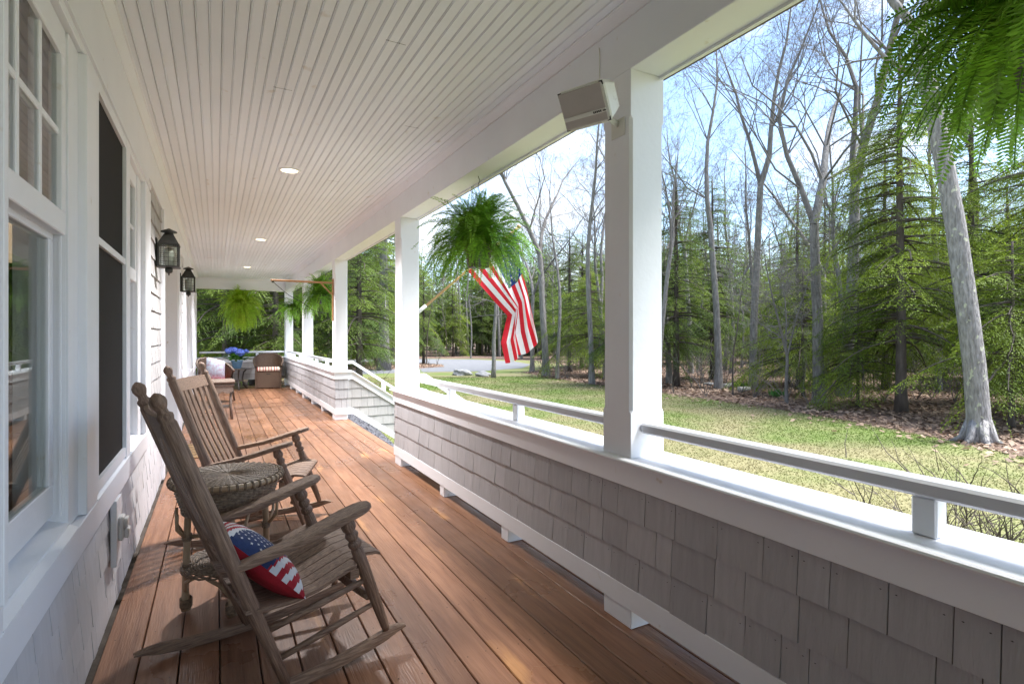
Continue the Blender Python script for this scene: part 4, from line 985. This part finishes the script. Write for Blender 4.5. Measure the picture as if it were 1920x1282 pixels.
for k in range(170):
    a = rr.uniform(0, 6.28); r_ = rr.uniform(.05, .30); z = rr.uniform(.19, .36) + .05 * (1 - r_ / .3); s_ = rr.uniform(.05, .09); d = np.array([math.cos(a), math.sin(a), rr.uniform(-.5, .5)]); e = np.array([-math.sin(a), math.cos(a), rr.uniform(-.3, .3)]); c_ = np.array([r_ * math.cos(a), r_ * math.sin(a), z])
    Q.append([c_ - d * s_, c_ - e * s_ * .55, c_ + d * s_, c_ + e * s_ * .55])
quads('leaves', Q, HYDL, t)
Q = []
for (hx, hy, hz, hr, n_) in ((-.17, -.05, .42, .095, 260), (-.06, -.09, .44, .09, 240), (.06, -.14, .38, .115, 330), (-.11, .08, .45, .08, 180), (.2, .0, .41, .06, 90)):
    for k in range(n_):
        v = np.array([rr.gauss(0, 1) for _ in range(3)]); v /= np.linalg.norm(v); c_ = np.array([hx, hy, hz]) + v * hr * rr.uniform(.85, 1.0) * np.array([1, 1, .8]); e = np.cross(v, [rr.random(), rr.random(), rr.random()]); e /= np.linalg.norm(e) + 1e-6; f = np.cross(v, e); s_ = .016
        Q.append([c_ - e * s_, c_ - f * s_, c_ + e * s_, c_ + f * s_])
quads('flowers', Q, HYD, t)
t = thing('doormat', 'tan doormat with dark scroll pattern in front of the house door', 'doormat', (-.24, 6.95, .0015))
m = MB(); m.box((-.13, -.42, 0), (.32, .42, .014), 0, .004); m.build('pad', MATM, t)
m = MB()
for k in range(9):
    y = -.34 + k * .085; m.tube([(.0 + .05 * math.cos(q) + .1 * (k % 2), y + .03 * math.sin(q), .0150) for q in np.linspace(0, 5, 9)], .006, 4, 0, True, .25)
m.build('pattern', MATD, t)
p_ = bpy.data.objects['pillow']; off = Vector(pc) - Vector((0, 0, .17)); p_.location = off
for ch_ in [o for o in C.objects if o.parent == p_]: ch_.data.transform(Matrix.Translation(-off))

# ------------------------------------------------------------------ trees
def leafquads(pos, dr, size, rr, tiltj=.35, ratio=.38):
    """pos,dr (n,3); flat leaf sprays."""
    n = len(pos); dr = dr / (np.linalg.norm(dr, axis=1, keepdims=True) + 1e-9)
    up = np.stack([rr.normal(0, tiltj, n), rr.normal(0, tiltj, n), np.ones(n)], 1); s = np.cross(dr, up); s /= np.linalg.norm(s, axis=1, keepdims=True) + 1e-9
    L_ = (size * rr.uniform(.6, 1.3, n))[:, None]
    return np.stack([pos, pos + dr * L_ * .45 + s * L_ * ratio * .5, pos + dr * L_, pos + dr * L_ * .55 - s * L_ * ratio * .5], 1)

def hemlock_mesh(seed, H, Rad, base, nb, leaf=.10, up=0.0, gap=0.0, dens=1.0):
    rr = np.random.RandomState(seed); P = []; D = []; wood = MB()
    for i in range(nb):
        f = (i + rr.uniform(0, 1)) / nb; h = base + (H - base) * f ** .95
        if rr.rand() < gap: continue
        Lb = Rad * (1 - f) ** .62 * rr.uniform(.28, 1.22) * (1 + .25 * math.sin(i * .37)) + .12; az = rr.uniform(0, 2 * np.pi)
        d0 = np.array([np.cos(az), np.sin(az), rr.uniform(-.12, .22) + up]); n_ = max(4, int(Lb / .11)); p = np.array([0, 0, h]); d = d0.copy(); path = [p.copy()]
        for j in range(n_):
            d = d + np.array([rr.normal(0, .05), rr.normal(0, .05), -.035 - .02 * rr.rand()]); d /= np.linalg.norm(d); p = p + d * Lb / n_; path.append(p.copy())
            s = (j + 1) / n_
            if s < .18: continue
            sd_ = np.array([-d[1], d[0], 0]); sd_ /= np.linalg.norm(sd_) + 1e-9
            for sg in (-1, 1):
                if rr.rand() > dens: continue
                tl = (.10 + .36 * Lb * (1 - s) ** .8 * min(1, s * 2.2)) * rr.uniform(.5, 1.2); td = d * .62 + sd_ * sg * .8 + np.array([0, 0, rr.uniform(-.28, .05)]); td /= np.linalg.norm(td)
                q = p.copy(); m_ = max(1, int(tl / (leaf * .62)))
                for a in range(m_):
                    td = td + np.array([0, 0, -.06]); q = q + td * leaf * .62
                    for sg2 in (-1, 1):
                        ld = td * .75 + np.cross(td, [0, 0, 1]) * sg2 * .6 + rr.normal(0, .12, 3); P.append(q + rr.normal(0, .012, 3)); D.append(ld)
        if Lb > .5: wood.tube([Vector(x) for x in path[:int(n_ * .8) + 1:2]], [max(.006, .014 * Lb * (1 - k * 2 / n_)) for k in range(len(path[:int(n_ * .8) + 1:2]))], 4, 0, False)
    return leafquads(np.array(P), np.array(D), leaf, rr), wood

def trunk_mb(H, r0, seed, lean=(0, 0), r1=.02, n=12, seg=9, wob=.04, z0=-.1):
    rr = random.Random(seed); m = MB(); path = []; rad = []; ox = oy = 0
    for i in range(n + 1):
        f = i / n; ox += rr.uniform(-wob, wob) * (i > 1); oy += rr.uniform(-wob, wob) * (i > 1)
        path.append((lean[0] * f + ox, lean[1] * f + oy, z0 + (H - z0) * f)); rad.append(r1 + (r0 - r1) * (1 - f) ** .8 + (r0 * .35 if i == 0 else 0))
    m.tube(path, rad, seg); return m, path, rad

HV = []
def make_hemlock(name, label, seed, H, Rad, base, nb, loc, cat='conifer', leafm=HEM, barkm=BARKD, r0=.14, group=None, **kw):
    t = thing(name, label, cat, loc, 0, group); Q, wood = hemlock_mesh(seed, H, Rad, base, nb, **kw)
    m, _, _ = trunk_mb(H, r0, seed, wob=.015); m.build('trunk', barkm, t)
    wood.build('branches', barkm, t); quads('crown', Q, leafm, t); HV.append((Q, H)); return t

def bare_mesh(seed, H, r0, bole, spread, levels=5, seg=9, droop=0.0, nch=(3, 5), fork=None, wob=.08):
    rr = random.Random(seed); tr = MB(); br = MB()
    def grow(p, d, Ln, r, lv, mb_):
        n_ = 7 if lv == 0 else 5; path = [p.copy()]; rad = [r]; q = p.copy(); dd = d.copy(); kids = []
        for i in range(n_):
            j = wob if lv == 0 else .24
            dd = (dd + Vector((rr.gauss(0, j), rr.gauss(0, j), rr.gauss(0, j * .6) + (.10 if lv == 1 else .05 if lv < 3 else .02) - droop))).normalized(); q = q + dd * (Ln / n_); path.append(q.copy()); rad.append(r * (1 - (.86 if lv == 0 else .74) * (i + 1) / n_)); kids.append((q.copy(), dd.copy(), rad[-1], (i + 1) / n_))
        mb_.tube(path, rad, seg if lv == 0 else (6 if lv == 1 else (4 if lv == 2 else 3)), 0, False)
        if lv >= levels: return
        k = rr.randint(*nch) + (11 if lv == 0 else 0) + (1 if lv in (1, 2) else 0)
        for _ in range(k):
            a = rr.uniform(.0, 1.0) if lv == 0 else rr.uniform(.25, 1.0); idx = min(n_ - 1, int(a * n_)); q0, d0, r_, f = kids[idx]
            an = rr.uniform(.6, 1.2) * spread; ax = d0.orthogonal().normalized(); ax = Matrix.Rotation(rr.uniform(0, 6.283), 3, d0) @ ax; nd = (Matrix.Rotation(an, 3, ax) @ d0).normalized()
            grow(q0, nd, Ln * rr.uniform(.36, .62) * (1.15 - .45 * f), max(.0045, r_ * (rr.uniform(.22, .45) if lv == 0 else rr.uniform(.5, .72))), lv + 1, br)
    # bole
    nB = 6; path = [Vector((0, 0, -.1))]; rad = [r0 * 1.5]; q = Vector((0, 0, -.1)); d = Vector((0, 0, 1))
    for i in range(nB): d = (d + Vector((rr.gauss(0, .035), rr.gauss(0, .035), .12))).normalized(); q = q + d * ((bole + .1) / nB); path.append(q.copy()); rad.append(r0 * (1.08 - .28 * (i + 1) / nB))
    tr.tube(path, rad, seg, 0, False)
    fk = fork or 1
    for k in range(fk):
        nd = d if fk == 1 else (d + Vector((math.cos(k * 6.283 / fk + seed), math.sin(k * 6.283 / fk + seed), 0)) * .33).normalized()
        grow(q, nd, (H - bole) * (1 if k == 0 else .85), rad[-1] * (1 if fk == 1 or k == 0 else .72), 0, tr if k == 0 else br)
    # a few low limbs on the bole
    return tr, br
BV = []
def make_bare(name, label, seed, loc, barkm=BARK, twigm=TWIG, group=None, cat='tree', rz=0, **kw):
    t = thing(name, label, cat, loc, rz, group); tr, br = bare_mesh(seed, **kw); tr.build('trunk', barkm, t); br.build('crown', twigm, t); return t

G = GZ
# leaning lichen-spotted trunk at the right
t = thing('leaning_tree', 'leaning grey trunk with pale lichen patches at the edge of the lawn on the right', 'tree', (12.37, 4.71, G))
cs, sn = math.cos(TH), math.sin(TH)
def off_(l, z): return Vector((l * cs, -l * sn, z))
path = [off_(.03, -.1), off_(.01, .15), off_(0, .5), off_(-.06, 1.3), off_(-.17, 2.2), off_(-.28, 3.0), off_(-.42, 4.0), off_(-.60, 5.0), off_(-.80, 6.0), off_(-.95, 6.7), off_(-1.1, 7.6)]
m = MB(); m.tube(path, [.30, .215, .185, .175, .170, .165, .158, .15, .142, .135, .11], 14); 
for k in range(7):
    a = k * .9 + .3; q_ = off_(.01, .3); m.tube([q_ + Vector((.10 * math.cos(a), .10 * math.sin(a), .12)), Vector((.24 * math.cos(a), .24 * math.sin(a), .07)), Vector((.42 * math.cos(a), .42 * math.sin(a), -.02))], [.10, .07, .035], 8)
rr_ = random.Random(3); m.build('trunk', BARKL, t)
br = MB()
def limb(p, d, Ln, r, lv, mb_, rr, lvmax=4, droop=0.0):
    path = [p.copy()]; rad = [r]; q = p.copy(); dd = d.normalized(); ks = []
    for i in range(6): dd = (dd + Vector((rr.gauss(0, .16), rr.gauss(0, .16), rr.gauss(0, .1) + .05 - droop))).normalized(); q = q + dd * Ln / 6; path.append(q.copy()); rad.append(r * (1 - .75 * (i + 1) / 6)); ks.append((q.copy(), dd.copy(), rad[-1]))
    mb_.tube(path, rad, 8 if lv == 0 else (5 if lv == 1 else 3), 0, False)
    if lv < lvmax:
        for _ in range(rr.randint(3, 5)):
            q0, d0, r_ = ks[rr.randint(1, 5)]; nd = (Matrix.Rotation(rr.uniform(.4, 1.0), 3, (Matrix.Rotation(rr.uniform(0, 6.28), 3, d0) @ d0.orthogonal())) @ d0); limb(q0, nd, Ln * rr.uniform(.4, .65), max(.004, r_ * .65), lv + 1, mb_, rr, lvmax, droop)
limb(off_(-1.1, 7.6), off_(-.5, 1), 4.0, .085, 0, br, rr_); limb(off_(-1.1, 7.6), off_(.25, 1), 4.5, .10, 0, br, rr_); limb(off_(-.95, 6.7), off_(-1.0, .6), 2.6, .05, 0, br, rr_)
br.build('crown', BARK, t)

# bare trees along the lawn edge
oak1 = make_bare('bare_tree', 'tall wide branching bare tree against the blue sky, in front of its twin', 12, (15.42, 9.62, G), H=14.5, r0=.15, bole=5.2, spread=.95, levels=4, nch=(4, 6), fork=2, wob=.17)
oak2 = make_bare('bare_tree', 'thickest dark footed bare tree just right of the tall branching one', 23, (17.71, 10.26, G), barkm=BARK, H=16.0, r0=.18, bole=6.6, spread=.9, levels=4, nch=(3, 5), fork=2, wob=.15)
slim1 = make_bare('bare_tree', 'slim pale straight bare trunk left of the two birch logs', 31, (16.30, 14.007, G), H=14, r0=.125, bole=6.0, spread=.8, levels=3, nch=(4, 6), fork=1)
slim2 = make_bare('bare_tree', 'slender forked bare tree standing right behind the birch logs', 37, (17.42, 13.39, G), H=14.5, r0=.13, bole=7.4, spread=.7, levels=4, nch=(3, 4), fork=2)
slim3 = make_bare('bare_tree', 'slender pale bare tree curving up between the flag and the nearest post', 41, (13.55, 18.04, G), H=13, r0=.105, bole=5.5, spread=.8, levels=3, nch=(4, 6), fork=1)
slim4 = make_bare('bare_tree', 'thick grey bare tree just right of the flag tip', 47, (14.2, 22.6, G), H=15, r0=.16, bole=6, spread=.85, levels=4, nch=(3, 4), fork=2, wob=.12)
under = make_bare('understory_tree', 'low pale twiggy tree arching in front of the central hemlocks', 53, (14.6, 10.1, G), H=5.2, r0=.05, bole=1.4, spread=1.15, levels=5, droop=.035, nch=(3, 4), fork=3, barkm=TWIG, group=None)
sap = make_bare('sapling', 'thin bare sapling at the edge of the lawn', 59, (14.9, 12.2, G), H=4.6, r0=.028, bole=1.6, spread=.6, levels=3, nch=(2, 4), fork=1, barkm=BARKD, group='thin bare saplings at the wood edge')
t = thing('stub_trunk', 'thin pale broken trunk standing alone by the bend of the driveway', 'tree', (11.54, 23.05, G))
m, pth, _ = trunk_mb(4.6, .105, 5, (.12, 0), .06, 8, 9, .03); m.build('trunk', BARK, t)
br = MB(); rr_ = random.Random(8)
for k in range(9): limb(Vector(pth[5 + k % 3]) + Vector((0, 0, .1)), Vector((math.cos(k * 2.4), math.sin(k * 2.4), rr_.uniform(0, .5))), rr_.uniform(.8, 2.2), .022, 1, br, rr_, 3, .03)
br.build('crown', TWIG, t)

# hemlocks: four models, then copies
hem1 = make_hemlock('hemlock', 'large bright green hemlock on a dark twin trunk left of the leaning trunk', 101, 9.6, 2.9, 1.75, 270, (15.33, 7.43, G), leafm=HEM, r0=.13, leaf=.058)
hem2 = make_hemlock('hemlock', 'dark green hemlock just right of the nearest post', 102, 8.6, 2.1, 1.5, 250, (15.72, 15.53, G), leafm=HEMD, r0=.13, leaf=.062)
hem3 = make_hemlock('hemlock', 'open airy hemlock with gaps behind the leaning trunk', 103, 9.8, 2.7, 2.0, 200, (19.4, 7.6, G), leafm=HEM, r0=.13, leaf=.068, gap=.12, dens=.85)
hem4 = make_hemlock('hemlock', 'low spreading young hemlock in front of the central trunks', 104, 4.2, 2.3, 1.05, 120, (16.6, 10.9, G), leafm=HEM, r0=.06, leaf=.055)
pine = make_hemlock('pine_tree', 'stout pine trunk seen between the two middle posts beyond the drive', 105, 15, 3.3, 4.2, 150, (8.52, 31.11, G), leafm=HEMD, barkm=BARK, r0=.34, leaf=.11, dens=.8, cat='pine tree')
fh = [  # (source, x, y, scale, rz, label)
 (hem3, 16.9, 5.0, 1.0, 1.0, 'hemlock at the right picture edge beside the leaning trunk'),
 (hem1, 20.5, 5.6, 1.05, 2.2, 'broad hemlock behind the leaning trunk, half hidden by the corner fern'),
 (hem4, 14.9, 5.1, .95, 3.0, 'young hemlock low behind the foot of the leaning trunk'),
 (hem4, 15.7, 8.7, .8, 1.4, 'young bright hemlock below the big dark footed tree'),
 (hem2, 14.6, 16.6, .95, 2.0, 'hemlock partly hidden behind the nearest post'),
 (hem2, 19.3, 16.9, 1.05, .7, 'dark hemlock behind the slim pale straight trunk'),
 (hem3, 18.9, 12.6, .70, 4.1, 'thin hemlock in the gap beyond the birch logs'),
 (hem4, 20.2, 13.9, 1.15, 5.0, 'blue green young hemlock deep in the gap between the bare trees'),
 (hem1, 21.4, 10.9, .95, .4, 'bright hemlock in the second row behind the thickest bare tree'),
 (hem3, 18.0, 3.4, .9, 5.2, 'second hemlock from the right picture edge'),
 (hem2, 16.9, 24.5, .9, 1.2, 'green hemlock right of the flag beyond the lawn'),
 (hem4, 15.9, 21.3, 1.2, 2.9, 'low hemlock right of the hanging flag'),
 (hem1, 19.5, 27.0, .85, 3.3, 'hemlock behind the slender curving bare tree'),
 (hem3, 15.0, 50.5, .9, .2, 'tall hemlock beyond the driveway left of the flag'),
 (hem1, 9.5, 49.5, 1.0, 4.4, 'hemlock across the driveway left of the flag pole'),
 (hem2, 12.8, 36.5, .8, 4.9, 'hemlock on the leafy island inside the driveway loop'),
 (hem2, 7.0, 33.9, 1.1, .9, 'hemlock beside the stout pine trunk'),
 (hem1, 10.3, 38.5, 1.0, 1.9, 'hemlock behind the island of leaves'),
 (hem1, 1.0, 30.6, 1.0, 2.6, 'yellow green hemlock seen past the large round fern'),
 (hem3, 3.3, 32.5, .9, 3.6, 'hemlock seen through the far right corner of the end opening'),
 (hem1, -.9, 33.0, 1.05, 5.5, 'hemlock at the left edge of the end opening'),
 (hem4, 2.0, 27.9, 1.2, .5, 'low dark bush like hemlock right of the large round fern'),
]
for src, x, y, s_, rz, lb in fh: dup(src, (x, y, G), rz, lb, None, s_)
# back rows of the wood: individual trees that share a look
rb = random.Random(77); gl = {}
def okpos(x, y):
    pt = (np.array([x]), np.array([y]))
    if inpoly(*pt, drv + inn)[0] or (y > 27.5 and y < 31.8 and x < 14): return False
    return bool(inpoly(*pt, FF)[0] or inpoly(*pt, isl)[0] or (x < 5 and 18.6 < y < 27.4))
cnt = {'h': 0, 'b': 0, 's': 0}; used = [(a[1], a[2]) for a in fh] + [(15.42, 9.62), (17.71, 10.26), (16.3, 14), (17.4, 13.4), (13.55, 18), (14.2, 22.6), (15.3, 7.4)]
for _ in range(9000):
    px = rb.uniform(330, 2050); d = rb.uniform(18, 58); a = math.atan((px - 960) / 1020) + TH; rr_ = d / math.cos(a - TH); x, y = rr_ * math.sin(a), rr_ * math.cos(a)
    if not okpos(x, y) or any((x - u) ** 2 + (y - v) ** 2 < 2.0 for u, v in used): continue
    reg = ('seen through the far end opening' if px < 534 else 'seen between far porch posts beyond the stairs' if px < 750 else 'seen around the flag beyond the driveway' if px < 1130 else
           'standing in line with the nearest porch post' if px < 1243 else 'between the nearest post and birch logs' if px < 1500 else 'behind the two tall branching bare trees' if px < 1700 else 'around the leaning lichen trunk')
    row = 'front rows' if d < 27 else 'middle rows' if d < 40 else 'rear rows'
    q = rb.random(); near = d < 26
    if px < 560 and q >= .55: q = .2
    if q < .40 and cnt['h'] < 105:
        if near and 1340 < px < 1480: continue
        dup(rb.choice((hem1, hem2, hem3, hem2)), (x, y, G), rb.uniform(0, 6.28), 'hemlock, %s, %s' % (row, reg), 'hemlocks in the %s, %s' % (row, reg), rb.uniform(.75, 1.15)); cnt['h'] += 1
    elif q < .72 and cnt['b'] < 100:
        dup(rb.choice((slim1, slim2, slim3, slim3, slim4)), (x, y, G), rb.uniform(0, 6.28), 'slim bare tree, %s, %s' % (row, reg), 'bare trees in the %s, %s' % (row, reg), rb.uniform(.6, .95)); cnt['b'] += 1
    elif cnt['s'] < 60:
        dup(rb.choice((sap, sap, under)) if d < 40 else sap, (x, y, G), rb.uniform(0, 6.28), 'thin sapling, %s, %s' % (row, reg), 'thin saplings in the %s, %s' % (row, reg), rb.uniform(.7, 1.6)); cnt['s'] += 1
    else: continue
    used.append((x, y))
sap['label'] = 'thin bare sapling alone at the lawn edge left of the tall branching bare tree'; del sap['group']
# far wood: one mass
rs = np.random.RandomState(5); parts = []; tm = MB()
for i in range(300):
    a = rs.uniform(R(-9), R(84)); d = rs.uniform(52, 88); x, y = d * math.sin(a), d * math.cos(a)
    Q, H_ = HV[rs.randint(0, 3)]; q = Q[rs.permutation(len(Q))[:2600]]; c_ = q.mean(1, keepdims=True); q = c_ + (q - c_) * 4.2; s_ = rs.uniform(.9, 1.5); th_ = rs.uniform(0, 6.28)
    rot_ = np.array([[math.cos(th_), -math.sin(th_), 0], [math.sin(th_), math.cos(th_), 0], [0, 0, 1]]); q = q @ rot_.T * s_ + np.array([x, y, G]); parts.append(q)
    if i % 2 == 0:
        for k in range(3): xx, yy = x + rs.uniform(-4, 4), y + rs.uniform(-4, 4); tm.tube([(xx, yy, G), (xx + rs.uniform(-.4, .4), yy, G + 6), (xx + rs.uniform(-1, 1), yy, G + rs.uniform(10, 15))], [rs.uniform(.1, .22), .1, .02], 5, 0, False)
t = thing('far_wood', 'hazy mass of evergreens far beyond the lawn and driveway', 'wood'); t['kind'] = 'stuff'
o = quads('crowns', np.concatenate(parts), HEMD, t); o['kind'] = 'stuff'; tm.build('trunks', BARK, t)['kind'] = 'stuff'

# understorey brush: thin pale twigs between the trunks
tw = MB(); rr_ = random.Random(91)
for k in range(260):
    for _ in range(40):
        px = rr_.uniform(640, 1990); d = rr_.uniform(15.5, 40); a = math.atan((px - 960) / 1020) + TH; q = d / math.cos(a - TH); x, y = q * math.sin(a), q * math.cos(a)
        if okpos(x, y): break
    for j in range(rr_.randint(3, 6)): limb(Vector((x, y, G)), Vector((rr_.uniform(-.6, .6), rr_.uniform(-.6, .6), 1)), rr_.uniform(.8, 2.4), .011, 2, tw, rr_, 3)
o = tw.build('brush', TWIG); tag(o, 'thin tangled bare brush growing between the tree trunks', 'brush', kind='stuff')

# bare shrub outside the half wall, right foreground
for (x, y, s_, sd, lb) in ((3.35, 1.15, 1.05, 3, 'bare twiggy shrub just outside the near handrail at the right edge'), (3.9, 1.75, .9, 4, 'second bare shrub behind the first, outside the near handrail')):
    t = thing('bare_shrub', lb, 'shrub', (x, y, G)); rr_ = random.Random(sd); m = MB()
    for j in range(20): limb(Vector((rr_.uniform(-.1, .1), rr_.uniform(-.1, .1), 0)), Vector((rr_.uniform(-.8, .8), rr_.uniform(-.8, .8), 1)), rr_.uniform(.6, 1.0) * s_, .0065, 1, m, rr_, 3)
    m.build('twigs', BARKD, t)

# stones by the drive, birch logs, small green clump
def rock(label, loc, r_, sd, sq=.55):
    rr = np.random.RandomState(sd); bm = bmesh.new(); bmesh.ops.create_icosphere(bm, subdivisions=3, radius=1); ph = rr.uniform(0, 6, 6)
    for v in bm.verts:
        c = v.co; k = 1 + .16 * math.sin(c.x * 3 + ph[0]) + .12 * math.sin(c.y * 4 + ph[1]) + .1 * math.sin(c.z * 5 + c.x * 4 + ph[2]) + rr.normal(0, .02); v.co = Vector((c.x * r_ * 1.3 * k, c.y * r_ * k, c.z * r_ * sq * k))
    me = bpy.data.meshes.new('rock'); bm.to_mesh(me); bm.free(); me.materials.append(STONE); o = bpy.data.objects.new('rock', me); C.objects.link(o); o.location = loc; tag(o, label, 'rock', 'rocks beside the driveway')
rock('larger pale grey rock on the grass by the driveway bend', (11.0, 25.4, G + .08), .42, 1); rock('smaller mossy rock right of the pale one by the driveway', (11.6, 24.2, G + .05), .32, 2); rock('flat little stone at the wood edge behind the slim trunk', (17.3, 15.3, G + .05), .16, 3)
for k, (x, y, a, l_, lb) in enumerate(((16.9, 14.1, .2, .55, 'left white birch log lying on the leaves'), (16.3, 12.9, -.5, .42, 'right white birch log lying nearer the lawn'))):
    t = thing('birch_log', lb, 'log', (x, y, G), a); m = MB(); m.lathe((-l_ / 2, 0, .10), (l_ / 2, 0, .10), [(0, .095), (.02, .10), (.98, .10), (1, .095)], 14); m.build('log', BIRCH, t)
for (x, y, sd, lb) in ((15.9, 11.3, 1, 'small clump of green leaves at the lawn edge between bare trunks'), (17.4, 13.95, 2, 'small grey green sprout beside the birch logs')):
    rr = np.random.RandomState(sd); n = 90; a = rr.uniform(0, 6.28, n); p = np.stack([rr.normal(0, .1, n), rr.normal(0, .1, n), np.zeros(n)], 1); d = np.stack([np.cos(a) * .35, np.sin(a) * .35, np.ones(n)], 1)
    t = thing('green_clump', lb, 'plant', (x, y, G)); quads('leaves', leafquads(p, d, .26, rr, .8, .16), MOSS, t)
